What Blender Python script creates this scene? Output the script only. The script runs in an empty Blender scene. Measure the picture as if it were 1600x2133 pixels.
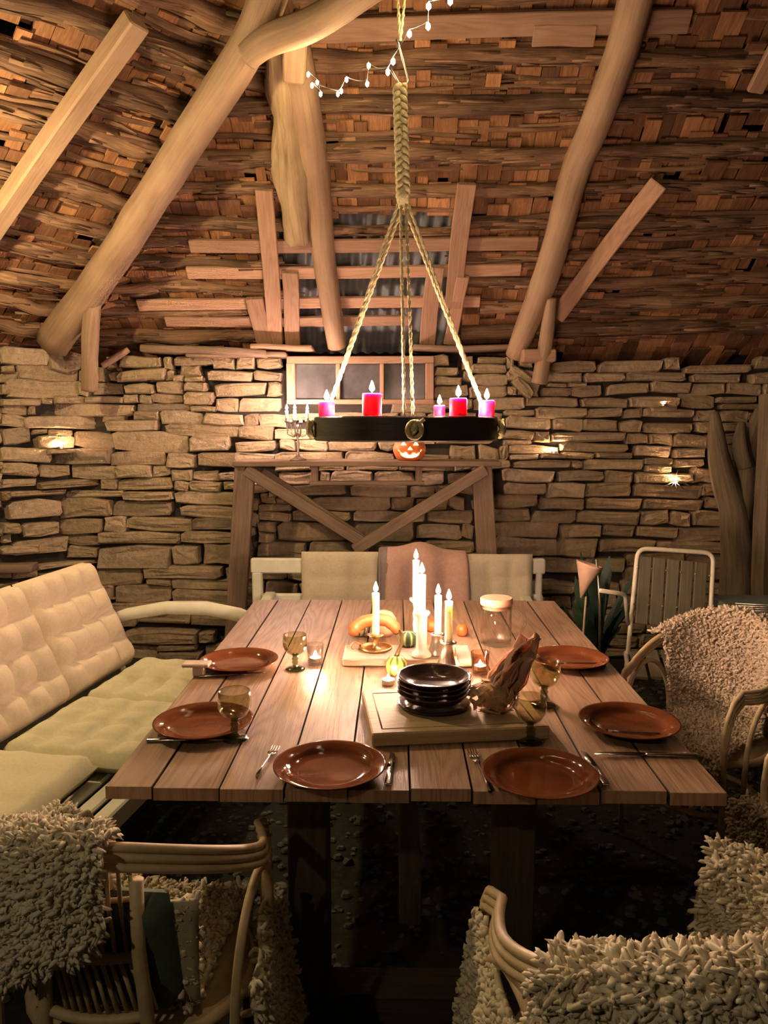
import bpy, math, random
import numpy as np
from mathutils import Vector, Matrix, noise as mnoise

random.seed(7); np.random.seed(7)
scene = bpy.context.scene
COL = scene.collection
PI = math.pi

# ---------------------------------------------------------------- camera
F, CX, CY = 1600.0, 800.0, 1066.5
PITCH, YAW, EYE = math.radians(6.45), math.radians(0.895), 1.55
cam = bpy.data.cameras.new('camera'); cam.sensor_fit = 'VERTICAL'; cam.sensor_height = 24.0
cam.lens = 24.0 * F / 2133.0; cam.clip_start = 0.02
camo = bpy.data.objects.new('camera', cam); COL.objects.link(camo)
camo.location = (0, 0, EYE); camo.rotation_euler = (PI / 2 - PITCH, 0, YAW)
scene.camera = camo

# ---------------------------------------------------------------- world (night outside, a trace of dusk) and exposure
w = bpy.data.worlds.new('night'); scene.world = w; w.use_nodes = True
w.node_tree.nodes['Background'].inputs[0].default_value = (1.0, 0.80, 0.50, 1)
w.node_tree.nodes['Background'].inputs[1].default_value = 0.004
vs = scene.view_settings; vs.view_transform = 'Standard'; vs.look = 'None'; vs.gamma = 1.0
scene.cycles.use_light_tree = False; scene.cycles.max_bounces = 4; scene.cycles.diffuse_bounces = 2; scene.cycles.glossy_bounces = 2; scene.cycles.transmission_bounces = 3; scene.cycles.transparent_max_bounces = 12
vs.use_curve_mapping = False; vs.exposure = 1.3

# light strengths (emission of the flames and bulbs, seen and added)
E_FLAME = 850.0      # table candles
E_RING = 1550.0       # candles on the hanging ring
E_CANDELABRA = 1700.0
E_TEA = 850.0
E_BULB = 230.0       # fairy lights
E_ASSUMED_LAMP = 1100.0        # assumed bulb lamp, out of view left of the roof
E_ADDED_FILL = 340.0     # fill bulb added behind the viewer to brighten the foreground

# ---------------------------------------------------------------- pixel -> place helpers (used to measure real positions)
RM = (Matrix.Rotation(YAW, 3, 'Z') @ Matrix.Rotation(PI / 2 - PITCH, 3, 'X'))
def ray(x, y): return RM @ Vector((x - CX, CY - y, -F))
def PY(x, y, Y): d = ray(x, y); return Vector((0, 0, EYE)) + d * (Y / d.y)
def PZ(x, y, z): d = ray(x, y); return Vector((0, 0, EYE)) + d * ((z - EYE) / d.z)
def PP(x, y, p, n): d = ray(x, y); o = Vector((0, 0, EYE)); return o + d * ((Vector(p) - o).dot(n) / d.dot(n))

# ---------------------------------------------------------------- mesh builder
class MB:
    def __init__(s): s.v = []; s.f = []; s.uv = []
    def add(s, vs, fs, uvs=None):
        b = len(s.v); s.v += [tuple(p) for p in vs]
        for i, f in enumerate(fs):
            s.f.append(tuple(b + k for k in f)); s.uv.append(uvs[i] if uvs else None)
        return s
    def box(s, c, size, rot=None, bev=0.0):
        c = Vector(c); x, y, z = [k / 2 for k in size]
        ax = max(range(3), key=lambda i: size[i])
        ends = {0: ((-x, 0, 0), (x, 0, 0)), 1: ((0, -y, 0), (0, y, 0)), 2: ((0, 0, -z), (0, 0, z))}[ax]
        R = rot if rot is not None else Matrix.Identity(3)
        side = {0: (0, 1, 0), 1: (1, 0, 0), 2: (1, 0, 0)}[ax]
        wd = {0: size[1], 1: size[0], 2: size[0]}[ax]; th = {0: size[2], 1: size[2], 2: size[1]}[ax]
        return s.board(c + R @ Vector(ends[0]), c + R @ Vector(ends[1]), wd, th, R @ Vector(side), bev)
    def board(s, p0, p1, wd, th, side, bev=0.0, w1=None, n=1, wob=0.0):
        """plank from p0 to p1; wd along side, th across"""
        p0 = Vector(p0); p1 = Vector(p1); L = (p1 - p0).length; t = (p1 - p0).normalized()
        side = Vector(side); side = (side - t * side.dot(t)).normalized(); up = t.cross(side)
        w1 = wd if w1 is None else w1
        b = min(bev, th * .45)
        rnd = random.random() * 7
        prof = lambda w: [(-w/2 + b, -th/2), (w/2 - b, -th/2), (w/2, -th/2 + b), (w/2, th/2 - b), (w/2 - b, th/2), (-w/2 + b, th/2), (-w/2, th/2 - b), (-w/2, -th/2 + b)] if b > 0 else [(-w/2, -th/2), (w/2, -th/2), (w/2, th/2), (-w/2, th/2)]
        vs = []; k = 8 if b > 0 else 4
        st = [0.0] + ([b / L] if b > 0 else []) + [i / n for i in range(1, n)] + ([1 - b / L] if b > 0 else []) + [1.0]
        for j, q in enumerate(st):
            ww = wd + (w1 - wd) * q
            sc = 1.0 if (b == 0 or 0 < j < len(st) - 1) else max(0.2, 1 - 2 * b / max(th, 1e-6) * .5)
            off = side * (wob * math.sin(q * 5 + rnd)) + up * (wob * .6 * math.sin(q * 7 + rnd * 2))
            for a, c in prof(ww):
                vs.append(p0 + t * (L * q) + side * a * (1 if sc == 1 else (1 - b / wd * 1.2)) + up * c * sc + off)
        fs = []; uv = []
        acc = [0.0]; pr = prof(wd)
        for i in range(k): acc.append(acc[-1] + math.hypot(pr[(i+1) % k][0] - pr[i][0], pr[(i+1) % k][1] - pr[i][1]))
        for j in range(len(st) - 1):
            for i in range(k):
                i2 = (i + 1) % k
                fs.append((j*k + i, j*k + i2, (j+1)*k + i2, (j+1)*k + i))
                uv.append([(acc[i] + rnd, st[j]*L), (acc[i+1] + rnd, st[j]*L), (acc[i+1] + rnd, st[j+1]*L), (acc[i] + rnd, st[j+1]*L)])
        fs.append(tuple(range(k - 1, -1, -1))); uv.append([(pr[i][0] + rnd, pr[i][1]) for i in range(k - 1, -1, -1)])
        m = (len(st) - 1) * k
        fs.append(tuple(m + i for i in range(k))); uv.append([(pr[i][0] + rnd, pr[i][1]) for i in range(k)])
        return s.add(vs, fs, uv)
    def tube(s, pts, r, n=8, cap=True, rough=0.0, seed=0.0, flat=1.0):
        pts = [Vector(p) for p in pts]; m = len(pts)
        rs = r if isinstance(r, (list, tuple)) else [r] * m
        tang = [(pts[min(i+1, m-1)] - pts[max(i-1, 0)]).normalized() for i in range(m)]
        ref = Vector((0, 0, 1)) if abs(tang[0].z) < .9 else Vector((1, 0, 0))
        a = (ref - tang[0] * ref.dot(tang[0])).normalized()
        vs = []; L = [0.0]
        for i in range(m):
            if i: L.append(L[-1] + (pts[i] - pts[i-1]).length)
            a = (a - tang[i] * a.dot(tang[i])); a = a.normalized() if a.length > 1e-6 else Vector((1, 0, 0))
            b = tang[i].cross(a)
            for k in range(n):
                th = 2 * PI * k / n; rr = rs[i]
                if rough:
                    q = Vector((math.cos(th) * 1.9, math.sin(th) * 1.9, L[i] * 3.0 + seed))
                    rr *= 1 + rough * mnoise.noise(q) + rough * .7 * mnoise.noise(Vector((q.x * 3, q.y * 3, q.z * 1.7)))
                vs.append(pts[i] + (a * math.cos(th) + b * math.sin(th) * flat) * rr)
        fs = []; uv = []; cir = 2 * PI * max(rs)
        for i in range(m - 1):
            for k in range(n):
                k2 = (k + 1) % n
                fs.append((i*n + k, i*n + k2, (i+1)*n + k2, (i+1)*n + k))
                u0 = cir * k / n + seed; u1 = cir * (k + 1) / n + seed
                uv.append([(u0, L[i]), (u1, L[i]), (u1, L[i+1]), (u0, L[i+1])])
        if cap:
            fs.append(tuple(range(n - 1, -1, -1))); uv.append([(.01 * k, 0) for k in range(n)])
            fs.append(tuple((m-1)*n + k for k in range(n))); uv.append([(.01 * k, 0) for k in range(n)])
        return s.add(vs, fs, uv)
    def lathe(s, prof, c=(0, 0, 0), n=24, R=None, wave=None, close=True):
        c = Vector(c); vs = []; R = R or Matrix.Identity(3); m = len(prof)
        for i, (r, z) in enumerate(prof):
            for k in range(n):
                th = 2 * PI * k / n; rr = r * (wave(th, i / (m - 1)) if wave else 1)
                vs.append(c + R @ Vector((rr * math.cos(th), rr * math.sin(th), z)))
        fs = []; uv = []
        for i in range(m - 1):
            for k in range(n):
                k2 = (k + 1) % n
                fs.append((i*n + k, i*n + k2, (i+1)*n + k2, (i+1)*n + k))
                uv.append([(k / n, i / m), ((k+1) / n, i / m), ((k+1) / n, (i+1) / m), (k / n, (i+1) / m)])
        if close:
            if prof[0][0] > 1e-5: fs.append(tuple(range(n - 1, -1, -1))); uv.append(None)
            if prof[-1][0] > 1e-5: fs.append(tuple((m-1)*n + k for k in range(n))); uv.append(None)
        return s.add(vs, fs, uv)
    def grid(s, fn, nu, nv, th=0.0):
        P = [[Vector(fn(i / nu, j / nv)) for j in range(nv + 1)] for i in range(nu + 1)]
        vs = [p for row in P for p in row]
        idx = lambda i, j: i * (nv + 1) + j
        fs = [(idx(i, j), idx(i+1, j), idx(i+1, j+1), idx(i, j+1)) for i in range(nu) for j in range(nv)]
        uv = [[(i / nu, j / nv), ((i+1) / nu, j / nv), ((i+1) / nu, (j+1) / nv), (i / nu, (j+1) / nv)] for i in range(nu) for j in range(nv)]
        if th:
            N = len(vs); nr = [Vector() for _ in vs]
            for f in fs:
                nn = (vs[f[2]] - vs[f[0]]).cross(vs[f[3]] - vs[f[1]])
                for k in f: nr[k] += nn
            vs = vs + [vs[k] - nr[k].normalized() * th for k in range(N)]
            fs2 = [tuple(N + k for k in reversed(f)) for f in fs]; uv = uv + [list(reversed(q)) for q in uv]
            rim = [idx(i, 0) for i in range(nu)] + [idx(nu, j) for j in range(nv)] + [idx(i, nv) for i in range(nu, 0, -1)] + [idx(0, j) for j in range(nv, 0, -1)]
            side = [(rim[(k+1) % len(rim)], rim[k], N + rim[k], N + rim[(k+1) % len(rim)]) for k in range(len(rim))]
            fs = fs + fs2 + side; uv = uv + [None] * len(side)
        return s.add(vs, fs, uv)
    def mesh(s, name, mat, smooth=True, off=None):
        me = bpy.data.meshes.new(name)
        v = s.v if off is None else [(p[0]-off[0], p[1]-off[1], p[2]-off[2]) for p in s.v]
        me.from_pydata(v, [], s.f)
        ul = me.uv_layers.new(name='UVMap')
        flat = []
        for f, u in zip(s.f, s.uv):
            if u is None: flat += [0.0, 0.0] * len(f)
            else:
                for q in u: flat += [q[0], q[1]]
        ul.data.foreach_set('uv', flat)
        me.materials.append(mat)
        if smooth: me.shade_smooth()
        return me
    def build(s, name, mat, parent=None, smooth=True, local=False, base=None, auto=None):
        if parent is not None and not local:
            r = parent
            while r.parent: r = r.parent
            off = r.location
        elif parent is None and not local:
            if base is None:
                A = np.array(s.v); base = ((A[:,0].min()+A[:,0].max())/2, (A[:,1].min()+A[:,1].max())/2, A[:,2].min())
            off = base
        else: off = None
        me = s.mesh(name, mat, smooth, off)
        o = bpy.data.objects.new(name, me); COL.objects.link(o)
        if parent is not None: o.parent = parent
        elif base is not None: o.location = base
        if smooth and auto: me.set_sharp_from_angle(angle=math.radians(auto))
        return o

def tag(o, label=None, cat=None, group=None, kind=None):
    if label: o['label'] = label
    if cat: o['category'] = cat
    if group: o['group'] = group
    if kind: o['kind'] = kind
    return o
def empty(name, loc, rz=0.0):
    o = bpy.data.objects.new(name, None); COL.objects.link(o); o.location = loc; o.rotation_euler = (0, 0, rz)
    o.empty_display_size = .05
    return o
def copy_tree(o, parent=None):
    c = o.copy(); COL.objects.link(c)
    if parent is not None: c.parent = parent
    for ch in list(o.children): copy_tree(ch, c)
    return c
def wob(x, y=0.0, z=0.0): return mnoise.noise(Vector((x, y, z)))

# ---------------------------------------------------------------- materials
def nodes_of(name):
    m = bpy.data.materials.new(name); m.use_nodes = True; nt = m.node_tree
    return m, nt, nt.nodes['Principled BSDF']
def N(nt, t, **k):
    n = nt.nodes.new(t)
    for a, b in k.items(): setattr(n, a, b)
    return n
def rnd_value(nt):
    g = N(nt, 'ShaderNodeNewGeometry'); o = N(nt, 'ShaderNodeObjectInfo'); a = N(nt, 'ShaderNodeMath', operation='ADD'); f = N(nt, 'ShaderNodeMath', operation='FRACT')
    nt.links.new(g.outputs['Random Per Island'], a.inputs[0]); nt.links.new(o.outputs['Random'], a.inputs[1]); nt.links.new(a.outputs[0], f.inputs[0])
    return f.outputs[0]
def ramp(nt, fac, stops):
    r = N(nt, 'ShaderNodeValToRGB'); e = r.color_ramp.elements
    while len(e) < len(stops): e.new(0.5)
    for k, (p, c) in zip(e, stops): k.position = p; k.color = (*c, 1)
    nt.links.new(fac, r.inputs[0]); return r.outputs[0]
def mixc(nt, fac, a, b, mode='MIX'):
    m = N(nt, 'ShaderNodeMix', data_type='RGBA', blend_type=mode)
    for sock, val in ((m.inputs[0], fac), (m.inputs[6], a), (m.inputs[7], b)):
        if hasattr(val, 'is_output'): nt.links.new(val, sock)
        elif isinstance(val, (int, float)): sock.default_value = val
        else: sock.default_value = (*val, 1)
    return m.outputs[2]
def noise_tex(nt, vec, scale, detail=4, rough=.6, dist=0.0):
    n = N(nt, 'ShaderNodeTexNoise'); n.inputs['Scale'].default_value = scale; n.inputs['Detail'].default_value = detail
    n.inputs['Roughness'].default_value = rough; n.inputs['Distortion'].default_value = dist
    if vec is not None: nt.links.new(vec, n.inputs['Vector'])
    return n.outputs['Fac']
def mapped(nt, out, scale):
    m = N(nt, 'ShaderNodeMapping'); m.inputs['Scale'].default_value = scale
    c = N(nt, 'ShaderNodeTexCoord'); nt.links.new(c.outputs[out], m.inputs['Vector']); return m.outputs[0]
def bump(nt, b, h, strength=.4, dist=.01):
    n = N(nt, 'ShaderNodeBump'); n.inputs['Strength'].default_value = strength; n.inputs['Distance'].default_value = dist
    nt.links.new(h, n.inputs['Height']); nt.links.new(n.outputs[0], b.inputs['Normal'])
def plain(name, col, rough=.5, metal=0.0, var=0.12, scale=30, bmp=0.0, coord='Object', **kw):
    m, nt, b = nodes_of(name)
    v = mapped(nt, coord, (1, 1, 1)); n = noise_tex(nt, v, scale)
    lo = tuple(c * (1 - var) for c in col); hi = tuple(min(1, c * (1 + var)) for c in col)
    nt.links.new(ramp(nt, n, [(.3, lo), (.7, hi)]), b.inputs['Base Color'])
    b.inputs['Roughness'].default_value = rough; b.inputs['Metallic'].default_value = metal
    if bmp: bump(nt, b, n, bmp, .004)
    for k, val in kw.items(): b.inputs[k].default_value = val
    return m
def wood(name, dark, mid, light, gu=28, gv=1.6, rough=.75, bmp=.35, var=.35, knots=0.25, spots=0.0, tints=None, rings=0.0):
    """grain runs along the UV v axis (metres)"""
    m, nt, b = nodes_of(name)
    v = mapped(nt, 'UV', (gu, gv, 1)); rv = rnd_value(nt)
    cmb = N(nt, 'ShaderNodeCombineXYZ'); mu = N(nt, 'ShaderNodeMath', operation='MULTIPLY'); mu.inputs[1].default_value = 37.0
    nt.links.new(rv, mu.inputs[0]); nt.links.new(mu.outputs[0], cmb.inputs[2])
    ad = N(nt, 'ShaderNodeVectorMath', operation='ADD'); nt.links.new(v, ad.inputs[0]); nt.links.new(cmb.outputs[0], ad.inputs[1])
    n1 = noise_tex(nt, ad.outputs[0], 1.0, 6, .65, .8)
    c = ramp(nt, n1, [(.25, dark), (.5, mid), (.75, light)])
    if rings:
        v3 = mapped(nt, 'UV', (9, .75, 1)); ad3 = N(nt, 'ShaderNodeVectorMath', operation='ADD'); nt.links.new(v3, ad3.inputs[0]); nt.links.new(cmb.outputs[0], ad3.inputs[1])
        n3 = noise_tex(nt, ad3.outputs[0], 1.0, 2, .45, .3); k3 = N(nt, 'ShaderNodeMath', operation='MULTIPLY'); k3.inputs[1].default_value = 105.0; nt.links.new(n3, k3.inputs[0])
        s3 = N(nt, 'ShaderNodeMath', operation='SINE'); nt.links.new(k3.outputs[0], s3.inputs[0]); r3 = N(nt, 'ShaderNodeMath', operation='MULTIPLY_ADD'); r3.inputs[1].default_value = .5; r3.inputs[2].default_value = .5; nt.links.new(s3.outputs[0], r3.inputs[0])
        c = mixc(nt, rings, c, ramp(nt, r3.outputs[0], [(.0, dark), (.35, mid), (1, light)]))
    v2 = mapped(nt, 'UV', (7, 3.5, 1)); ad2 = N(nt, 'ShaderNodeVectorMath', operation='ADD'); nt.links.new(v2, ad2.inputs[0]); nt.links.new(cmb.outputs[0], ad2.inputs[1])
    n2 = noise_tex(nt, ad2.outputs[0], 1.0, 3, .5)
    c = mixc(nt, knots, c, ramp(nt, n2, [(.35, dark), (.6, light)]))
    tint = ramp(nt, rv, tints or [(0, (1 - var,) * 3), (1, (1.0,) * 3)])
    c = mixc(nt, 1.0, c, tint, 'MULTIPLY')
    nt.links.new(c, b.inputs['Base Color'])
    b.inputs['Roughness'].default_value = rough
    bump(nt, b, n1, bmp, .006)
    return m
def stone_mat(name):
    m, nt, b = nodes_of(name)
    v = mapped(nt, 'Object', (1, 1, 1)); rv = rnd_value(nt)
    n1 = noise_tex(nt, v, 9, 8, .7, .4); n2 = noise_tex(nt, v, 38, 6, .7)
    base = ramp(nt, rv, [(0, (.34, .25, .16)), (.3, (.47, .36, .25)), (.55, (.38, .29, .185)), (.8, (.54, .42, .31)), (1, (.28, .215, .15))])
    c = mixc(nt, .75, base, ramp(nt, n1, [(.28, (.38, .34, .27)), (.5, (1, .95, .86)), (.75, (1.25, 1.1, .92))]), 'MULTIPLY')
    c = mixc(nt, ramp(nt, noise_tex(nt, v, 3.3, 4), [(.58, (0, 0, 0)), (.75, (.4, .4, .4))]), c, (.24, .22, .10))
    c = mixc(nt, .35, c, ramp(nt, n2, [(.3, (.3, .28, .22)), (.65, (1, 1, 1))]), 'MULTIPLY')
    nt.links.new(c, b.inputs['Base Color']); b.inputs['Roughness'].default_value = .9
    ad = N(nt, 'ShaderNodeMath', operation='ADD'); nt.links.new(n1, ad.inputs[0]); nt.links.new(n2, ad.inputs[1])
    bump(nt, b, ad.outputs[0], .8, .02)
    return m
def emit(name, col, strength, base=None):
    m, nt, b = nodes_of(name)
    b.inputs['Base Color'].default_value = (*(base or col), 1); b.inputs['Emission Color'].default_value = (*col, 1)
    b.inputs['Emission Strength'].default_value = strength
    return m
def glass(name, col, rough=.02, ior=1.45):
    m, nt, b = nodes_of(name)
    n = noise_tex(nt, mapped(nt, 'Object', (1, 1, 1)), 20, 2)
    nt.links.new(ramp(nt, n, [(.3, tuple(c * .96 for c in col)), (.7, col)]), b.inputs['Base Color'])
    # thin glass wall: tinted see-through with a fresnel reflection
    nt.nodes.remove(b); tr = N(nt, 'ShaderNodeBsdfTransparent'); gl = N(nt, 'ShaderNodeBsdfGlossy'); mx = N(nt, 'ShaderNodeMixShader'); fr = N(nt, 'ShaderNodeFresnel'); fr.inputs[0].default_value = ior
    nt.nodes.remove(fr); lw = N(nt, 'ShaderNodeLayerWeight'); lw.inputs[0].default_value = .5; pw = N(nt, 'ShaderNodeMath', operation='POWER'); pw.inputs[1].default_value = 2.4; nt.links.new(lw.outputs['Facing'], pw.inputs[0]); fr = N(nt, 'ShaderNodeMath', operation='MULTIPLY_ADD'); fr.inputs[1].default_value = .8; fr.inputs[2].default_value = .05; nt.links.new(pw.outputs[0], fr.inputs[0])
    gl.inputs['Roughness'].default_value = max(rough, .03); cr = [l for l in nt.nodes if l.type == 'VALTORGB'][0]
    nt.links.new(cr.outputs[0], tr.inputs[0]); nt.links.new(fr.outputs[0], mx.inputs[0]); nt.links.new(tr.outputs[0], mx.inputs[1]); nt.links.new(gl.outputs[0], mx.inputs[2])
    nt.links.new(mx.outputs[0], nt.nodes['Material Output'].inputs['Surface'])
    return m

M = {}
M['stone'] = stone_mat('field_stone')
M['gap_shade'] = plain('gap_shade_backing', (.035, .028, .02), .95, var=.4, scale=12)  # dark colour stands in for shade in gaps between stones and shingles
M['log'] = wood('weathered_log', (.045, .020, .010), (.20, .098, .050), (.50, .30, .17), 85, 5.5, .9, 1.0, .62, .35)
M['shingle'] = wood('wood_shingle', (.13, .055, .025), (.33, .155, .070), (.52, .285, .14), 90, 9, .8, .5, .6, .25,
                    tints=[(0, (.28, .24, .22)), (.4, (.62, .55, .5)), (.75, (.95, .88, .82)), (1, (1.3, 1.25, 1.15))])
M['pole'] = wood('peeled_pole', (.20, .115, .065), (.34, .212, .128), (.44, .29, .182), 45, 2.6, .7, .45, .2, .35)
M['sawn'] = wood('sawn_board', (.28, .14, .08), (.44, .245, .155), (.54, .335, .225), 80, 3.5, .75, .4, .35, .2, rings=.3)
M['bark'] = wood('split_trunk', (.14, .08, .04), (.42, .28, .15), (.62, .47, .28), 38, 2.4, .85, 1.0, .2, .3)
M['oldwood'] = wood('old_grey_brown_timber', (.10, .06, .04), (.23, .145, .095), (.34, .225, .155), 80, 3.5, .75, .4, .3, .25)
M['table'] = wood('worn_table_plank', (.17, .085, .045), (.38, .22, .13), (.50, .32, .21), 95, 4, .45, .35, .28, .25, rings=.45)
M['plankedge'] = plain('grimy_plank_edge', (.03, .018, .010), .9, var=.3)
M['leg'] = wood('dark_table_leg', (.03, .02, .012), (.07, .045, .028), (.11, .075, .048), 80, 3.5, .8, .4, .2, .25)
M['darkpost'] = wood('dark_forked_trunk', (.045, .035, .02), (.13, .095, .055), (.24, .175, .105), 50, 3, .9, .8, .2, .3)
M['darkwood'] = wood('dark_stained_ring', (.02, .012, .008), (.045, .028, .02), (.08, .05, .035), 70, 4, .5, .3, .2, .2)
M['block'] = wood('light_board_wood', (.38, .23, .12), (.52, .35, .20), (.60, .43, .27), 80, 4, .55, .15, .15, .15)
M['slab'] = wood('pale_serving_slab', (.36, .26, .19), (.52, .40, .31), (.62, .50, .40), 80, 4, .6, .2, .15, .2)
M['lid'] = wood('wooden_lid', (.48, .27, .17), (.58, .35, .23), (.66, .43, .30), 18, 2, .55, .1, .1, .1)
M['white'] = plain('white_painted_wood', (.62, .60, .47), .55, var=.08, scale=14, bmp=.1)
M['cushion'] = plain('cream_cushion_cloth', (.66, .54, .38), .95, var=.06, scale=90, bmp=.25)
M['seatcloth'] = plain('pale_seat_cloth', (.62, .58, .38), .95, var=.06, scale=90, bmp=.25)
M['beige'] = plain('beige_quilted_cloth', (.50, .43, .30), .95, var=.08, scale=80, bmp=.3)
M['blanket'] = plain('dusty_pink_blanket', (.44, .27, .21), .95, var=.10, scale=60, bmp=.3)
M['blanket_shade'] = plain('blanket_shadow_side', (.20, .15, .14), .95, var=.10, scale=60, bmp=.3)  # darker blanket tone, painted shade for its left side
def fleece_mat(name, a, b_, c_):
    m, nt, b = nodes_of(name); g = N(nt, 'ShaderNodeNewGeometry')
    c = ramp(nt, g.outputs['Random Per Island'], [(0, a), (.5, b_), (1, c_)])
    n = noise_tex(nt, mapped(nt, 'Object', (1, 1, 1)), 9, 3)
    c = mixc(nt, .5, c, ramp(nt, n, [(.35, (.72, .66, .55)), (.65, (1, 1, 1))]), 'MULTIPLY')
    nt.links.new(c, b.inputs['Base Color']); b.inputs['Roughness'].default_value = .9
    b.inputs['Subsurface Weight'].default_value = 0.0
    return m
M['fleece'] = fleece_mat('cream_fleece', (.58, .48, .34), (.72, .62, .46), (.82, .74, .58))
M['fleece2'] = fleece_mat('tan_grey_fleece', (.42, .32, .23), (.60, .47, .36), (.70, .58, .46))
M['hide'] = plain('sheepskin_hide', (.46, .40, .26), .95, var=.15, scale=20, bmp=.2)
M['rattan'] = plain('rattan_cane', (.56, .42, .25), .5, var=.18, scale=25, bmp=.15)
M['greencloth'] = plain('dark_green_cushion', (.09, .11, .085), .95, var=.2, scale=40, bmp=.3)
M['plate'] = plain('brown_glazed_stoneware', (.14, .038, .013), .07, var=.25, scale=9, bmp=.02)
M['bowl'] = plain('dark_brown_glaze', (.05, .026, .018), .12, var=.3, scale=12)
M['greenglass'] = glass('smoky_green_glass', (.86, .84, .70))
M['greenstem'] = glass('dark_green_stem_glass', (.42, .46, .32))
M['clear'] = glass('clear_glass', (.985, .98, .97))
M['amber'] = glass('amber_glass', (.98, .84, .72))
M['steel'] = plain('cutlery_steel', (.62, .58, .54), .22, 1.0, var=.06)
M['brass'] = plain('aged_brass', (.55, .36, .15), .32, 1.0, var=.15)
M['pewter'] = plain('fluted_pewter', (.48, .42, .38), .35, 1.0, var=.12)
M['porcelain'] = plain('white_porcelain', (.74, .68, .62), .2, var=.03)
M['wax'] = plain('white_wax', (.86, .78, .68), .45, var=.03, **{'Subsurface Weight': .6, 'Subsurface Radius': (.04, .026, .016), 'Subsurface Scale': 1.0})
M['magenta'] = plain('magenta_wax', (.86, .03, .19), .4, var=.06, **{'Subsurface Weight': .85, 'Subsurface Radius': (.07, .012, .02), 'Subsurface Scale': 1.0})
FL = (1.0, .66, .47)
M['flame'] = emit('candle_flame', FL, E_FLAME)
M['flame_ring'] = emit('ring_candle_flame', (1.0, .63, .46), E_RING)
M['flame_cand'] = emit('candelabra_flame', (1.0, .66, .53), E_CANDELABRA)
M['flame_tea'] = emit('tealight_flame', (1.0, .58, .32), E_TEA)
M['bulb'] = emit('fairy_bulb', (1.0, .72, .36), E_BULB)
M['lamp'] = emit('assumed_lamp_bulb', (1.0, .74, .38), E_ASSUMED_LAMP)
M['added_fill'] = emit('added_fill_bulb', (1.0, .80, .50), E_ADDED_FILL)
M['wick'] = plain('wick', (.03, .02, .02), .9)
M['rope'] = plain('natural_rope', (.55, .46, .25), .9, var=.3, scale=160, bmp=.6)
M['iron'] = plain('galvanised_steel', (.55, .52, .46), .35, 1.0, var=.1)
M['blackwire'] = plain('black_cord', (.02, .02, .018), .6)
M['tubepaint'] = plain('cream_enamel_tube', (.74, .66, .50), .4, var=.06)
M['greyslat'] = wood('grey_green_slat', (.11, .10, .06), (.17, .145, .09), (.22, .19, .13), 80, 4, .7, .2, .2, .15)
M['sheet'] = plain('grey_roof_sheet', (.16, .16, .16), .6, .3, var=.2, scale=6)
M['darkpane'] = plain('night_glass_haze', (.085, .08, .08), .12, var=.4, scale=5)  # reflection haze is put into the grey base colour
M['pumpkin'] = plain('orange_pumpkin_skin', (.62, .15, .03), .5, var=.2, scale=14)
M['glow'] = emit('candlelit_pumpkin_inside', (1.0, .42, .14), 5.0)
M['orange'] = plain('orange_gourd', (.46, .13, .03), .45, var=.25, scale=16)
M['peach'] = plain('peach_gourd', (.70, .40, .24), .5, var=.15, scale=16)
M['stem'] = plain('gourd_stem', (.12, .07, .025), .8, var=.3)
M['husk'] = plain('pale_pink_paper', (.66, .42, .29), .8, var=.15, scale=18, bmp=.2)
def paper():
    m, nt, b = nodes_of('pale_pink_husk'); n = noise_tex(nt, mapped(nt, 'Object', (1, 1, 1)), 30, 4); c = ramp(nt, n, [(.3, (.74, .47, .34)), (.7, (.88, .64, .50))])
    nt.links.new(c, b.inputs['Base Color']); b.inputs['Roughness'].default_value = .8; t = N(nt, 'ShaderNodeBsdfTranslucent'); nt.links.new(c, t.inputs[0]); mx = N(nt, 'ShaderNodeMixShader'); mx.inputs[0].default_value = .65
    nt.links.new(b.outputs[0], mx.inputs[1]); nt.links.new(t.outputs[0], mx.inputs[2]); nt.links.new(mx.outputs[0], nt.nodes['Material Output'].inputs['Surface']); bump(nt, b, n, .4, .004); return m
M['paper'] = paper()
M['dryleaf'] = plain('dried_brown_leaf', (.52, .31, .17), .8, var=.4, scale=25, bmp=.3)
M['leaf'] = plain('dark_green_leaf', (.025, .055, .03), .5, var=.4, scale=20)
M['cloth'] = plain('dark_table_napkin', (.05, .045, .035), .9, var=.2, scale=40)
M['flint'] = plain('pale_block', (.62, .46, .36), .6, var=.1)
def stripe_mat(name, cols, n):
    m, nt, b = nodes_of(name)
    c = N(nt, 'ShaderNodeTexCoord'); sx = N(nt, 'ShaderNodeSeparateXYZ'); nt.links.new(c.outputs['UV'], sx.inputs[0])
    mu = N(nt, 'ShaderNodeMath', operation='MULTIPLY'); mu.inputs[1].default_value = n; nt.links.new(sx.outputs[0], mu.inputs[0])
    nz = noise_tex(nt, mapped(nt, 'Object', (1, 1, 1)), 40, 3)
    ad = N(nt, 'ShaderNodeMath', operation='MULTIPLY_ADD'); ad.inputs[1].default_value = .35; nt.links.new(nz, ad.inputs[0]); nt.links.new(mu.outputs[0], ad.inputs[2])
    fr = N(nt, 'ShaderNodeMath', operation='FRACT'); nt.links.new(ad.outputs[0], fr.inputs[0])
    nt.links.new(ramp(nt, fr.outputs[0], cols), b.inputs['Base Color']); b.inputs['Roughness'].default_value = .4
    return m
M['stripe'] = stripe_mat('striped_squash', [(0, (.05, .10, .03)), (.22, (.08, .13, .03)), (.34, (.70, .45, .08)), (.6, (.75, .32, .06)), (.78, (.7, .5, .12)), (.92, (.06, .10, .03))], 9)
M['stripe2'] = stripe_mat('green_striped_gourd', [(0, (.03, .06, .02)), (.5, (.04, .08, .03)), (.62, (.45, .5, .18)), (.75, (.4, .45, .16)), (.9, (.03, .06, .02))], 8)
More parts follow.
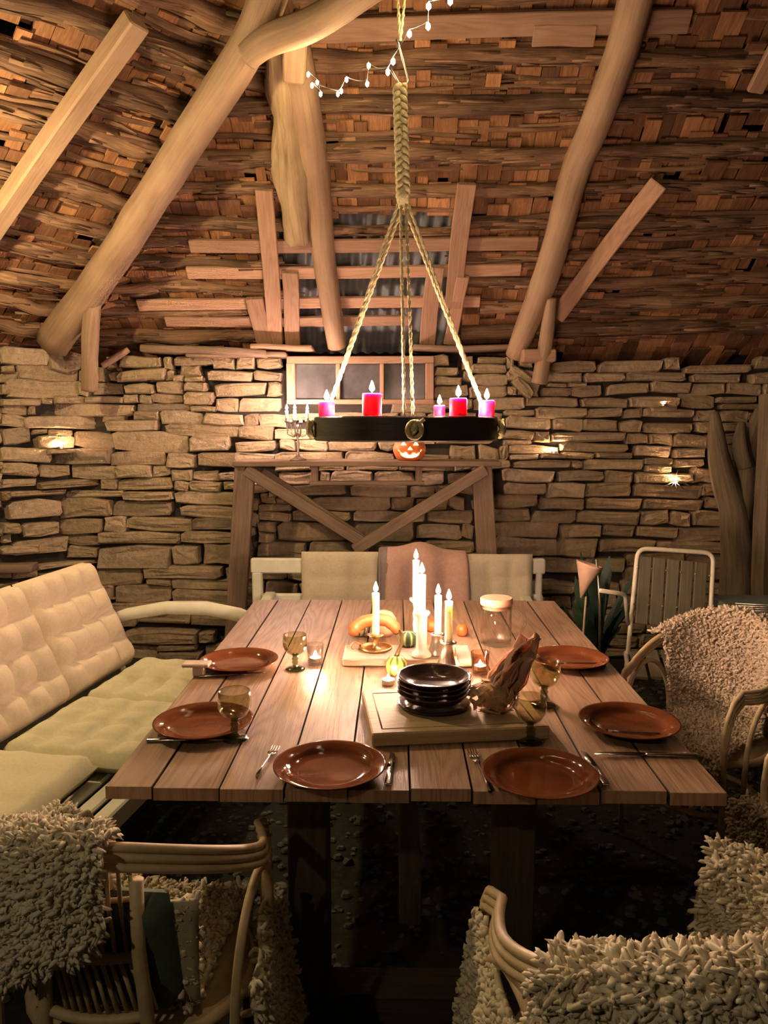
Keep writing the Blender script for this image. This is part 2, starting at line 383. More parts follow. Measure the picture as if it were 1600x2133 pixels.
M['stripe3'] = stripe_mat('white_green_gourd', [(0, (.55, .5, .36)), (.6, (.5, .45, .3)), (.75, (.07, .1, .04)), (.95, (.07, .1, .04))], 10)
def soil():
    m, nt, b = nodes_of('gravel_soil')
    v = mapped(nt, 'Object', (1, 1, 1)); n1 = noise_tex(nt, v, 26, 8, .75); n2 = noise_tex(nt, v, 2.2, 4)
    c = ramp(nt, n1, [(.3, (.010, .010, .007)), (.55, (.04, .038, .025)), (.75, (.095, .085, .06))])
    c = mixc(nt, ramp(nt, n2, [(.45, (0, 0, 0)), (.65, (.6, .6, .6))]), c, (.04, .05, .022))
    nt.links.new(c, b.inputs['Base Color']); b.inputs['Roughness'].default_value = .95; bump(nt, b, n1, 1.0, .03)
    return m
M['soil'] = soil()
M['pebble'] = plain('gravel_stone', (.085, .08, .06), .9, var=.5, scale=7)

# ================================================================ SETTING
# ---- floor
mb = MB(); rngf = random.Random(3)
mb.grid(lambda u, v: (-5 + 10 * u, -4 + 9.6 * v, .012 * wob(u * 23, v * 23)), 60, 60)
floor = mb.build('floor', M['soil'], base=(0, 0, 0)); tag(floor, 'dark gravel and earth floor', kind='structure')
def pebble_field(n, x0, x1, y0, y1, rmin, rmax):
    b = MB()
    for _ in range(n):
        x = rngf.uniform(x0, x1); y = rngf.uniform(y0, y1); r = rngf.uniform(rmin, rmax)
        vs = [Vector((math.cos(k * PI / 3) * r * rngf.uniform(.7, 1.2) + x, math.sin(k * PI / 3) * r * rngf.uniform(.6, 1.1) + y, .004)) for k in range(6)]
        vs += [Vector((p.x * .65 + x * .35, p.y * .65 + y * .35, r * rngf.uniform(.45, .8))) for p in vs]
        b.add(vs, [(k, (k+1) % 6, 6 + (k+1) % 6, 6 + k) for k in range(6)] + [tuple(range(6, 12))])
    return b
pb = pebble_field(5200, -1.6, 2.0, 1.0, 4.7, .006, .022)
o = pb.build('gravel', M['pebble'], floor, smooth=False); tag(o, 'loose grey gravel', kind='stuff')

# ---- dry stone walls
CXL, WY, WTOP = -2.08, 5.0, 2.02
CN = Vector((CXL, WY, 0)); TL = Vector((1, 1, 0)).normalized(); NL_ = Vector((1, -1, 0)).normalized()
wall_back = empty('wall_back', (0, WY, 0)); tag(wall_back, 'dry stone back wall of flat tan field stones', kind='structure')
wall_left = empty('wall_left', CN); tag(wall_left, 'angled dry stone wall at the far left', kind='structure')
mb = MB(); mb.box((.85, WY + .19, .95), (6.1, .30, 1.9)); mb.build('wall_backing', M['gap_shade'], wall_back, smooth=False)  # dark slab added behind the face stones so the gaps look shaded
mb = MB(); c = CN - TL * .75 - NL_ * .2 + Vector((0, 0, .95)); mb.box(c, (1.7, .30, 1.9), Matrix.Rotation(PI / 4, 3, 'Z')); mb.build('wall_backing', M['gap_shade'], wall_left, smooth=False)
STONES = """0,726,98,758;100,735,165,772;0,763,25,775;0,777,35,795;38,761,160,793;18,795,163,827;0,803,15,822;200,798,258,823;205,765,218,795;255,742,340,767;345,745,362,770
367,742,447,763;380,762,418,785;265,800,325,821;329,796,385,819;365,783,386,796;388,785,425,796;388,797,432,815;0,831,80,846;82,831,105,842;108,826,175,841;182,826,260,840
260,822,290,840;295,823,318,840;320,821,383,840;390,816,445,844;4,846,55,863;57,846,68,863;70,842,280,866;288,840,398,856;400,846,450,858;0,864,50,888;52,868,215,893;217,866,262,878
282,857,335,876;337,858,425,884;226,877,330,897;347,884,500,908;6,891,60,924;65,894,95,905;100,895,150,907;75,906,118,935;120,908,153,935;154,899,238,932;240,901,392,940
400,908,480,938;502,888,570,917;427,863,508,886;512,862,538,888;542,862,598,890;575,892,650,914;0,930,105,962;108,935,234,965;236,941,345,968;352,945,412,975;415,942,490,970
492,918,575,940;585,916,615,937;618,917,683,938;685,918,785,938;790,918,830,938;0,962,75,992;82,967,145,994;155,967,245,996;247,969,317,996;322,970,355,992;360,977,403,1000
405,980,458,1000;460,984,492,1000;490,943,573,965;575,942,715,962;720,942,820,962;825,945,935,962;0,995,75,1016;80,996,210,1018;212,998,245,1018;248,996,360,1021;365,1002,395,1022
397,1002,462,1022;468,1003,492,1020;0,1022,18,1042;20,1018,135,1036;138,1021,258,1036;260,1023,363,1042;368,1024,495,1050;15,1038,127,1083;128,1038,235,1078;238,1044,358,1073
380,1052,500,1076;0,1087,38,1112;47,1085,122,1117;125,1081,217,1110;222,1075,268,1107;270,1076,403,1104;405,1078,500,1103;0,1113,22,1130;28,1115,142,1160;143,1112,208,1134
210,1107,380,1131;383,1106,495,1129;0,1132,80,1158;145,1137,208,1160;210,1135,360,1180;362,1133,417,1173;425,1132,495,1175;78,1162,205,1186;80,1188,130,1206;205,1182,300,1215
303,1178,465,1202;470,1180,495,1205;215,1217,240,1246;243,1218,355,1252;310,1204,360,1217;363,1204,490,1225;362,1227,490,1254;230,1253,348,1272;350,1255,388,1271;390,1256,420,1271
422,1257,490,1275;240,1275,283,1302;285,1275,398,1298;400,1279,490,1300;265,1312,415,1338;418,1314,450,1337;265,1340,325,1373;330,1340,412,1353;330,1356,420,1378;430,1341,500,1370
575,966,650,980;665,966,718,980;722,966,830,979;832,966,930,980;945,966,985,980;583,982,652,1008;668,982,688,1002;690,981,775,1005;780,981,862,1005;870,981,922,1008;935,982,985,1006
500,1005,556,1025;560,1010,720,1032;730,1010,850,1033;853,1012,905,1035;908,1010,943,1030;945,1010,985,1027;545,1028,575,1046;578,1034,648,1048;650,1035,813,1062;815,1037,862,1062;865,1038,932,1060;935,1032,968,1058
540,1050,608,1064;540,1066,606,1084;610,1064,730,1083;735,1064,840,1086;842,1064,886,1086;890,1062,985,1088;540,1087,575,1106;580,1088,730,1125;735,1090,865,1125;870,1090,960,1122;962,1090,985,1120
540,1108,572,1128;540,1130,640,1160;645,1128,760,1152;770,1128,880,1152;885,1125,985,1152;815,834,907,860;902,740,935,763;905,765,955,783;905,785,962,803;905,805,973,828;908,831,983,852
995,744,1052,757;980,759,1053,777;985,780,1055,803;977,805,1053,827;1056,805,1075,823;986,829,1090,852;1080,752,1108,765;1140,753,1240,776;1245,751,1377,775;1135,778,1212,797;1215,778,1297,795
1300,775,1425,794;1140,799,1178,807;1182,798,1218,806;1128,808,1188,826;1190,804,1252,825;1265,798,1350,821;1355,796,1437,819;1095,828,1203,847;1210,830,1305,848;1307,826,1410,849
1050,854,1112,866;1115,850,1220,871;1222,851,1295,869;1300,851,1338,869;1340,851,1440,868;1052,868,1146,893;1149,873,1210,897;1212,873,1285,896;1287,876,1333,900;1335,880,1440,902
1040,897,1110,914;1048,915,1105,927;1112,900,1143,920;1146,900,1300,919;1302,904,1348,924;1350,904,1398,925;1400,905,1470,930;1058,928,1160,946;1165,922,1305,940;1062,947,1120,957;1170,942,1235,955
1240,942,1312,954;1320,927,1397,951;1400,933,1465,953;1010,958,1062,976;1070,959,1188,975;1190,959,1212,974;1215,957,1340,977;1343,954,1400,967;1405,955,1460,972;1345,969,1395,983
1045,979,1152,1003;1162,980,1255,1001;1258,981,1318,1005;1322,985,1438,1006;1440,976,1490,1005;1050,1006,1135,1028;1140,1006,1215,1035;1217,1006,1312,1033;1317,1009,1455,1035;1457,1007,1500,1032
1025,1031,1118,1055;1122,1038,1215,1060;1220,1037,1332,1060;1338,1040,1460,1061;1465,1036,1515,1060;1025,1060,1103,1084;1105,1064,1197,1090;1200,1064,1328,1088;1332,1064,1390,1091;1395,1065,1432,1096
1440,1064,1512,1096;1025,1088,1162,1117;1168,1092,1250,1118;1255,1092,1320,1117;1324,1095,1405,1119;1408,1099,1510,1126;1025,1121,1160,1157;1163,1121,1240,1158;1245,1122,1360,1147;1365,1128,1515,1150
1110,1162,1212,1190;1216,1161,1298,1187;1300,1151,1422,1177;1425,1153,1520,1180;1425,760,1560,777;1440,780,1540,797;1439,800,1508,823;1512,800,1582,823;1562,777,1615,800;1585,804,1630,827
1490,827,1570,839;1500,841,1588,853;1448,855,1490,877;1445,880,1480,900;1500,856,1555,880;1592,832,1640,855;1412,823,1486,850"""
TR = [tuple(float(k) for k in q.split(',')) for l in STONES.split('\n') for q in l.split(';')]
TILT = {(247., 770.): 0}
def wall_point(x, y):
    p = PY(x, y, WY)
    if p.x >= CXL: return p, 0
    return PP(x, y, CN, NL_), 1
_srng = random.Random(11)
def make_stone(cx, cz, wd, ht, depth, rot=0.0, back=.05):
    """slab in local coords: x along wall, z up, -y towards the room"""
    r = _srng; b = MB(); n = 8
    # irregular rectangle outline
    base = [(-.5, -.46), (-.1, -.5), (.45, -.5), (.5, -.30), (.5, .44), (.1, .5), (-.42, .5), (-.5, .30)]
    jit = min(wd, ht) * .12
    ol = [(x * wd + r.uniform(-jit, jit), z * ht + r.uniform(-jit, jit) * .8) for x, z in base]
    skew = r.uniform(-.10, .10) * ht
    ol = [(x, z + skew * x / max(wd, 1e-4) * 2) for x, z in ol]
    tx, tz = r.uniform(-.05, .05), r.uniform(-.10, .10)
    def D(x, z): return tx * x + tz * z
    bv = r.uniform(.005, .010); rings = [(0, -back), (0, depth * .72), (bv, depth), (min(wd, ht) * .26, depth * 1.0)]
    vs = []
    for k, (sc, d) in enumerate(rings):
        for x, z in ol:
            xx = x - math.copysign(min(sc, abs(x)), x); zz = z - math.copysign(min(sc, abs(z)), z)
            dd = d + (D(xx, zz) + r.uniform(-.005, .005) * (1.6 if k == 3 else 1) if k > 0 else 0)
            vs.append((xx, -dd, zz))
    vs.append((0, -(depth * 1.04 + r.uniform(-.004, .008)), 0))
    if rot:
        c, s = math.cos(rot), math.sin(rot); vs = [(x * c - z * s, y, x * s + z * c) for x, y, z in vs]
    fs = [(k*n + i, k*n + (i+1) % n, (k+1)*n + (i+1) % n, (k+1)*n + i) for k in range(3) for i in range(n)]
    fs += [(3*n + i, 3*n + (i+1) % n, 4*n) for i in range(n)]
    b.add([(x + cx, y, z + cz) for x, y, z in vs], fs)
    return b
SROT = {0: 0.0, 1: PI / 4}
def put_stone(x0, y0, x1, y1, rot=0.0, dep=None, name='stone'):
    pa, wa = wall_point((x0 + x1) / 2, (y0 + y1) / 2)
    if wa == 0: a, b_ = PY(x0, y1, WY), PY(x1, y0, WY); wd = b_.x - a.x
    else: a, b_ = PP(x0, y1, CN, NL_), PP(x1, y0, CN, NL_); wd = (b_ - a).dot(TL)
    ht = b_.z - a.z
    sb = make_stone(0, 0, wd * (1.0 if rot == 0 else 1), ht * 1.02, dep if dep is not None else _srng.uniform(.012, .07), rot)
    me = sb.mesh(name, M['stone'], False)
    o = bpy.data.objects.new(name, me); COL.objects.link(o)
    par = wall_back if wa == 0 else wall_left
    o.parent = par; o.location = pa - par.location; o.rotation_euler = (0, 0, SROT[wa])
    return o
for (x0, y0, x1, y1) in TR:
    put_stone(x0, y0, x1, y1)
put_stone(248, 772, 349, 794, .14, .07); put_stone(1056, 772, 1110, 790, -.55, .08); put_stone(1062, 797, 1112, 816, -.72, .09)
# rows of stones in the stretches that furniture hides or that run out of the picture
occ = list(TR) + [(595, 738, 902, 838)]
fill = []; rf = random.Random(5); y = 742
while y < 1440:
    h = rf.uniform(20, 34); x = -190 + rf.uniform(0, 50)
    while x < 1860:
        wd = rf.uniform(40, 120)
        for w2 in (wd, wd * .5, 22):
            r = (x + 2, y + 2, x + w2 - 2, y + h - 2)
            if not any(r[0] < q[2] - 3 and r[2] > q[0] + 3 and r[1] < q[3] - 3 and r[3] > q[1] + 3 for q in occ):
                fill.append(r); break
        x += w2
    y += h
room = 296 - len(wall_back.children)
fill.sort(key=lambda r: (0 if (0 < r[0] < 1600) else 1, abs(r[1] - 1100)))
rest = MB(); 
for r in fill:
    p, wa = wall_point((r[0] + r[2]) / 2, (r[1] + r[3]) / 2)
    if p.z < .02: continue
    if wa == 1 or room > 0:
        if wa == 0: room -= 1
        put_stone(*r)
    else:
        sb = make_stone(p.x, p.z, (PY(r[2], r[1], WY) - PY(r[0], r[1], WY)).x, (PY(r[0], r[1], WY) - PY(r[0], r[3], WY)).z, rf.uniform(.015, .05))
        rest.add([(a, b_ + WY, c_) for a, b_, c_ in sb.v], sb.f)
if rest.v:
    o = rest.build('stone', M['stone'], wall_back, smooth=False); tag(o, kind='stuff')
# flat coping slabs and a rough lintel on the wall head
def wall_board(x0, y0, x1, y1, th, dep, mat, name, par, Y=WY):
    b = MB(); b.board(PY(x0, y0, Y), PY(x1, y1, Y), th, dep, (0, 0, 1), .006, n=4, wob=.006); return b.build(name, mat, par)
wall_board(305, 727, 560, 740, .045, .26, M['oldwood'], 'wall_plate', wall_back, 4.98)
wall_board(530, 727, 655, 727, .03, .30, M['sawn'], 'wall_plate', wall_back, 4.99)
wall_board(395, 740, 600, 742, .03, .2, M['oldwood'], 'wall_plate', wall_back, 4.98)
wall_board(860, 727, 1060, 728, .03, .26, M['oldwood'], 'wall_plate', wall_back, 4.99)
wall_board(-120, 1186, 72, 1180, .05, .12, M['oldwood'], 'lintel', wall_left, 4.62)

# ---- window_1 set in the wall head
W0 = PY(600, 743, 4.97); W1 = PY(902, 836, 4.97)
win = empty('window_1', ((W0.x + W1.x) / 2, 4.97, W1.z)); tag(win, 'small three-pane barn window with reddish wooden frame', kind='structure')
def wbox(x0, y0, x1, y1, Y0, Y1, name, mat, par, sm=False):
    a = PY(x0, y1, 4.95); b = PY(x1, y0, 4.95); m = MB()
    m.box(((a.x + b.x) / 2, (Y0 + Y1) / 2, (a.z + b.z) / 2), (b.x - a.x, Y1 - Y0, b.z - a.z), bev=.004); return m.build(name, mat, par, smooth=sm)
fr = wbox(598, 742, 904, 757, 4.93, 5.04, 'frame_top', M['sawn'], win); wbox(598, 832, 904, 842, 4.93, 5.04, 'frame_bottom', M['sawn'], win)
wbox(598, 757, 615, 832, 4.93, 5.04, 'frame_side', M['sawn'], win); wbox(886, 757, 904, 832, 4.93, 5.04, 'frame_side', M['sawn'], win)
for a in ((700, 708), (791, 800)): wbox(a[0], 757, a[1], 832, 4.95, 5.0, 'mullion', M['sawn'], win)
for a in ((615, 700), (708, 791), (800, 886)): wbox(a[0], 757, a[1], 832, 4.985, 4.992, 'pane', M['darkpane'], win)

# ---- roof: two facets of a many-sided barn roof
P0 = Vector((0, 5.15, 2.05)); SC = Vector((0, -1, 1)).normalized(); NC = Vector((0, -1, -1)).normalized(); TC = Vector((1, 0, 0))
e = Vector((1, -1, 0)).normalized(); SL = Vector((e.x, e.y, .7)).normalized(); NLr = TL.cross(SL).normalized()
if NLr.z > 0: NLr = -NLr
PL0 = Vector((-2.08, 5.1, 2.05))
def hipx(Y): return (1.596 - .505 * Y) / .495
ceil_b = empty('ceiling', P0); tag(ceil_b, 'underside of the back roof slope, logs under wooden shingles', kind='structure')
ceil_l = empty('ceiling', PL0); tag(ceil_l, 'underside of the left roof slope, logs under wooden shingles', kind='structure')
def RC(x, y, off=0.0): return PP(x, y, P0 + NC * off, NC)
def RL(x, y, off=0.0): return PP(x, y, PL0 + NLr * off, NLr)
# dark backing planes added outside the shingles to block the world light
mb = MB(); SMAX = 3.2
q = lambda s: P0 + SC * s - NC * .09
mb.add([(hipx(q(-.25).y) - .1, q(-.25).y, q(-.25).z), (3.6, q(-.25).y, q(-.25).z), (3.6, q(SMAX).y, q(SMAX).z), (hipx(q(SMAX).y) - .1, q(SMAX).y, q(SMAX).z)], [(0, 1, 2, 3)])
mb.build('roof_backing', M['gap_shade'], ceil_b, smooth=False)
mb = MB(); q2 = lambda t, s: PL0 - NLr * .09 + TL * t + SL * s
mb.add([q2(-3, -.3), q2(.3, -.3), q2(2.6, SMAX), q2(-3, SMAX)], [(0, 1, 2, 3)]); mb.build('roof_backing', M['gap_shade'], ceil_l, smooth=False)
# shingles
SHING = []
for _ in range(6):
    b = MB(); b.board((0, 0, -.105), (0, 0, .105), .092, .012, (1, 0, 0), 0, w1=.09); SHING.append(b.mesh('shingle', M['shingle'], False))
rs = random.Random(21)
def shingle_frame(T, S, Nn, tilt, roll):
    z = (S * math.cos(tilt) + Nn * math.sin(tilt)).normalized(); x = (T * math.cos(roll) + z * math.sin(roll)); x = (x - z * x.dot(z)).normalized(); z2 = z
    y = z2.cross(x); return Matrix((x, y, z2)).transposed()
def facet_shingles(par, org, T, S, Nn, trange, smin, smax, skip):
    items = []; s = smin; row = 0
    while s < smax:
        t0, t1 = trange(s); t = t0 + rs.uniform(0, .05)
        while t < t1:
            wd = rs.uniform(.045, .125)
            p = org + T * (t + wd / 2) + S * (s + rs.uniform(-.03, .03)) + Nn * (.012 + rs.uniform(-.006, .012))
            if rs.random() > .055 and not skip(p):
                big = rs.random() < .22
                items.append((p, wd, .13 + (rs.uniform(.06, .3) if big else rs.uniform(0, .06)), rs.uniform(-.25, .25) if big else rs.uniform(-.05, .05)))
            t += wd + .003
        s += .112; row += 1
    def vis(p):
        c = RM.transposed() @ (p - Vector((0, 0, EYE)))
        if c.z >= 0: return 1e9
        x = CX + F * c.x / -c.z; y = CY - F * c.y / -c.z
        return -c.z if (-20 < x < 1620 and -20 < y < 760) else 1e6 - c.z
    items.sort(key=lambda it: vis(it[0]))
    restb = MB()
    for i, (p, wd, tilt, roll) in enumerate(items):
        R = shingle_frame(T, S, Nn, tilt, roll)
        if i < 300:
            o = bpy.data.objects.new('shingle', SHING[i % 6]); COL.objects.link(o); o.parent = par
            o.location = p - par.location; o.rotation_euler = R.to_euler(); o.scale = (wd / .092, 1, 1)
        else:
            restb.board(p - R @ Vector((0, 0, .105)), p + R @ Vector((0, 0, .105)), wd, .012, R @ Vector((1, 0, 0)))
    if restb.v:
        o = restb.build('shingle', M['shingle'], par, smooth=False); tag(o, kind='stuff')
def project(p):
    c = RM.transposed() @ (Vector(p) - Vector((0, 0, EYE))); return CX + F * c.x / -c.z, CY - F * c.y / -c.z
def skip_c(p):
    if p.x < hipx(p.y) + .02: return True
    x, y = project(p)
    return 570 < x < 960 and y > 425
def skip_l(p): return p.x > hipx(p.y) + .03
facet_shingles(ceil_b, P0, TC, SC, NC, lambda s: (hipx((P0 + SC * s).y) - .05, 3.3), -.05, 2.75, skip_c)
facet_shingles(ceil_l, PL0, TL, SL, NLr, lambda s: (-1.7, .9 + s * .9), -.05, 2.5, skip_l)
# logs that carry the shingles
rl = random.Random(31)
def roof_log(par, a, b, r0, r1, mat='log', n=44, bend=.035, rough=.42, name='roof_log', sides=9):
    a = Vector(a); b = Vector(b); sd = rl.uniform(0, 50); pts = []; rr = []
    for i in range(n + 1):
        q = i / n; p = a.lerp(b, q)
        p += Vector((0, 0, 1)) * bend * wob(q * 3 + sd, 1.3) + Vector((0, 1, 0)) * bend * .6 * wob(q * 3 + sd, 7.1)
        pts.append(p); rr.append((r0 + (r1 - r0) * q) * (1 + .12 * wob(q * 9 + sd, 3.3)))
    m = MB(); m.tube(pts, rr, sides, True, rough, sd)
    if name == 'roof_log':                      # torn fibres and flakes standing off the log
        L = (b - a).length; ax_ = (b - a).normalized(); c1_ = ax_.cross(Vector((0, 0, 1))).normalized(); c2_ = ax_.cross(c1_)
        if c2_.z > 0: c2_ = -c2_
        for _ in range(int(L * 34)):
            q = rl.random(); k = min(int(q * n), n - 1); ph = rl.uniform(-.3, PI + .3); d = c1_ * math.cos(ph) + c2_ * math.sin(ph)
            p = pts[k].lerp(pts[k + 1], q * n - k) + d * rr[k] * rl.uniform(.86, 1.12); ln = rl.uniform(.05, .30)
            tv = (ax_ + d * rl.uniform(-.06, .06) + Vector((0, 0, rl.uniform(-.05, .05)))).normalized()
            m.board(p - tv * ln / 2, p + tv * ln / 2, rl.uniform(.006, .024), rl.uniform(.002, .006), ax_.cross(d), 0, w1=rl.uniform(.003, .015))
    return m.build(name, M[mat], par)
for (x0, y0, x1, y1, r, off) in [(300, -45, 1700, -75, .05, .05), (430, 128, 1700, 118, .047, .05), (395, 222, 1700, 208, .045, .05), (380, 330, 1700, 300, .043, .045),
        (330, 398, 1700, 388, .038, .045), (300, 452, 590, 470, .036, .04), (940, 470, 1700, 455, .036, .04), (280, 500, 395, 505, .034, .04), (640, 480, 960, 478, .03, .03),
        (250, 548, 590, 545, .036, .04), (940, 540, 1700, 520, .036, .04), (220, 598, 600, 600, .035, .04), (960, 590, 1700, 572, .036, .04),
        (1000, 640, 1700, 620, .037, .04), (190, 650, 590, 648, .035, .04), (960, 690, 1720, 672, .05, .05), (150, 700, 600, 702, .05, .05)]:
    roof_log(ceil_b, RC(x0, y0, off), RC(x1, y1, off), r, r * .9)
# ragged thinner laths between them
for (x0, y0, x1, y1) in [(640, 185, 1450, 178), (440, 285, 1000, 278), (1000, 350, 1600, 345), (250, 470, 560, 480), (690, 432, 960, 436), (300, 575, 580, 580), (1100, 500, 1650, 490), (1050, 605, 1650, 598), (200, 625, 500, 622), (1000, 562, 1500, 550), (650, 275, 1300, 262), (700, 350, 1250, 344)]:
    roof_log(ceil_b, RC(x0, y0, .02), RC(x1, y1, .02), .017, .012, n=14, bend=.03, rough=.35, name='lath', sides=6)
for k in range(120):
    y = rl.uniform(-20, 715); x0 = rl.uniform(150, 1500); x1 = x0 + rl.uniform(90, 380)
    if RC(x0, y).x < hipx(RC(x0, y).y) + .1 or (y > 425 and x1 > 575 and x0 < 955): continue
    p, q = RC(x0, y, rl.uniform(.025, .045)), RC(x1, y + rl.uniform(-14, 10), rl.uniform(.025, .045)); m = MB()
    m.board(p, q, rl.uniform(.012, .035), rl.uniform(.006, .012), SC + NC * rl.uniform(-.5, .5), 0, w1=rl.uniform(.008, .03), n=4, wob=.008); m.build('lath', M['log'], ceil_b, smooth=False)
for k in range(60):
    x0 = rl.uniform(-60, 380); y = rl.uniform(-20, 660); dx = rl.uniform(70, 220); p = RL(x0, y, rl.uniform(.025, .045)); q = p + TL * (dx / 450) + SL * rl.uniform(-.02, .02)
    if q.x > hipx(q.y) - .02: continue
    m = MB(); m.board(p, q, rl.uniform(.012, .035), rl.uniform(.006, .012), SL + NLr * rl.uniform(-.5, .5), 0, w1=rl.uniform(.008, .03), n=4, wob=.008); m.build('lath', M['log'], ceil_l, smooth=False)
# long sawn purlin across the top and boards lower down
m = MB(); m.board(RC(640, 62, .06), RC(1437, 42, .06), .10, .04, SC, .004, n=5, wob=.006); m.build('purlin', M['sawn'], ceil_b, smooth=False)
for (x0, y0, x1, y1, wd) in [(395, 513, 1120, 508, .08), (390, 569, 1085, 563, .075), (287, 634, 1000, 628, .075), (345, 670, 850, 668, .07), (1110, 75, 1240, 72, .09)]:
    m = MB(); m.board(RC(x0, y0, .075), RC(x1, y1, .075), wd, .022, SC, .003, n=4, wob=.004); m.build('batten', M['sawn'], ceil_b, smooth=False)
for (x0, y0, x1, y1, wd) in [(552, 395, 574, 716, .095), (531, 620, 551, 716, .105), (603, 566, 612, 720, .095), (972, 383, 942, 640, .10), (908, 556, 888, 722, .10), (966, 575, 935, 715, .075)]:
    m = MB(); m.board(RC(x0, y0, .11), RC(x1, y1, .11), wd, .03, TC, .004, n=4, wob=.005); m.build('board', M['sawn'], ceil_b, smooth=False)
# grey corrugated sheet seen through the opening
def sheet(u, v):
    p = RC(560, 735, -.04).lerp(RC(960, 735, -.04), u); t = RC(560, 415, -.04) - RC(560, 735, -.04)
    return p + t * v + NC * (.012 * math.sin(u * 2 * PI * 16))
m = MB(); m.grid(sheet, 128, 2); m.build('roof_sheet', M['sheet'], ceil_b)
# left facet logs
for (x0, y0, x1, y1, r) in [(-80, 82, 400, 248, .062), (-80, 195, 330, 318, .05), (-80, 330, 320, 440, .05), (-80, -45, 560, 170, .058), (-60, 415, 270, 500, .045), (-60, 492, 240, 560, .045),
        (-60, 560, 220, 610, .042), (-60, 620, 190, 650, .042), (-60, 670, 160, 690, .05), (120, -60, 560, 62, .055)]:
    roof_log(ceil_l, RL(x0, y0, .05), RL(x1, y1, .05), r * .8, r * 1.0)
for (x0, y0, x1, y1) in [(-50, 265, 330, 370), (-50, 148, 200, 225), (-50, 375, 250, 460), (-50, 455, 250, 535), (-50, 590, 190, 632), (150, 60, 480, 170)]:
    roof_log(ceil_l, RL(x0, y0, .02), RL(x1, y1, .02), .018, .013, n=14, bend=.03, rough=.35, name='lath', sides=6)
# rafters, struts and braces
def pole(par, pts, rs_, mat='pole', name='rafter', n=12, rough=.10, k=24):
    P = [Vector(p) for p in pts]; out = []; rr = []
    for i in range(k + 1):
        q = i / k * (len(P) - 1); j = min(int(q), len(P) - 2); f = q - j
        a = P[max(j-1, 0)]; b = P[j]; c = P[j+1]; d = P[min(j+2, len(P)-1)]
        out.append(.5 * ((2*b) + (c - a) * f + (2*a - 5*b + 4*c - d) * f*f + (3*b - a - 3*c + d) * f**3)); rr.append(rs_[j] + (rs_[j+1] - rs_[j]) * f)
    m = MB(); m.tube(out, rr, n, True, rough, rl.uniform(0, 50)); return m.build(name, M[mat], par)
o = pole(ceil_b, [PY(110, 715, 4.72), PY(238, 535, 4.34), PY(400, 280, 3.86), PY(520, 90, 3.52), PY(600, -110, 3.2)], [.102, .092, .085, .079, .074]); tag(o, 'thick pale peeled log rafter leaning to the right')
o = pole(ceil_b, [PY(515, 118, 3.46), PY(560, 85, 3.40), PY(660, 45, 3.22), PY(800, -45, 2.95)], [.055, .06, .06, .055]); tag(o, 'pale log tie beam crossing the top left')
o = pole(ceil_b, [PY(702, 722, 4.9), PY(678, 560, 4.62), PY(655, 350, 4.22), PY(628, 180, 3.86), PY(605, 60, 3.6)], [.056, .068, .080, .080, .074]); tag(o, 'round pale log rafter behind the rope')
o = pole(ceil_b, [PY(625, 498, 4.5), PY(612, 400, 4.30), PY(600, 260, 4.02), PY(588, 120, 3.76), PY(585, 60, 3.65)], [.075, .085, .08, .075, .07], 'bark', rough=.55); tag(o, 'rough split tree trunk beside the log rafter')
m = MB(); a = PY(606, 108, 3.66); m.board(PY(614, 165, 3.72), PY(616, 70, 3.58), .10, .10, TC, .008, w1=.11); m.build('wedge_block', M['pole'], ceil_b, smooth=False)
o = pole(ceil_b, [PY(1072, 742, 4.86), PY(1130, 600, 4.6), PY(1195, 370, 4.2), PY(1235, 270, 4.0), PY(1295, 105, 3.72), PY(1340, -60, 3.45)], [.056, .074, .076, .080, .074, .070], rough=.14); tag(o, 'crooked pale log rafter on the right')
def squared(par, x0, y0, Y0, x1, y1, Y1, wd, th, mat='pole', name='strut', side=TC, w1=None):
    m = MB(); m.board(PY(x0, y0, Y0), PY(x1, y1, Y1), wd, th, side, .006, w1=w1, n=5, wob=.004); return m.build(name, M[mat], par, smooth=False)
m = MB(); m.board(RL(286, 42, .15), RL(-60, 535, .15), .10, .08, (1, 0, .6), .008, n=5, wob=.004); o = m.build('rafter', M['pole'], ceil_l, smooth=False); tag(o, 'squared pale rafter pole at the upper left')
pole(ceil_l, [PY(196, 605, 4.48), PY(188, 700, 4.56), PY(186, 812, 4.66)], [.05, .052, .05], name='strut', n=8)
pole(ceil_b, [PY(1148, 620, 4.6), PY(1138, 710, 4.72), PY(1124, 798, 4.78)], [.036, .042, .05], name='strut', n=8)
m = MB(); m.box(PY(1120, 742, 4.78), (.20, .14, .075), bev=.008); m.build('strut_block', M['sawn'], ceil_b, smooth=False)
m = MB(); m.board(RC(1372, 380, .14), RC(1158, 660, .14), .10, .03, (1, 0, -1), .006, n=5, wob=.004); m.build('brace', M['sawn'], ceil_b, smooth=False)
m = MB(); m.board(RC(1628, 80, .13), RC(1572, 192, .13), .08, .03, TC, .006); m.build('brace', M['sawn'], ceil_b, smooth=False)
pole(wall_back, [PY(212, 762, 4.86), PY(240, 745, 4.88), PY(268, 728, 4.9)], [.02, .022, .018], name='twig', n=6)
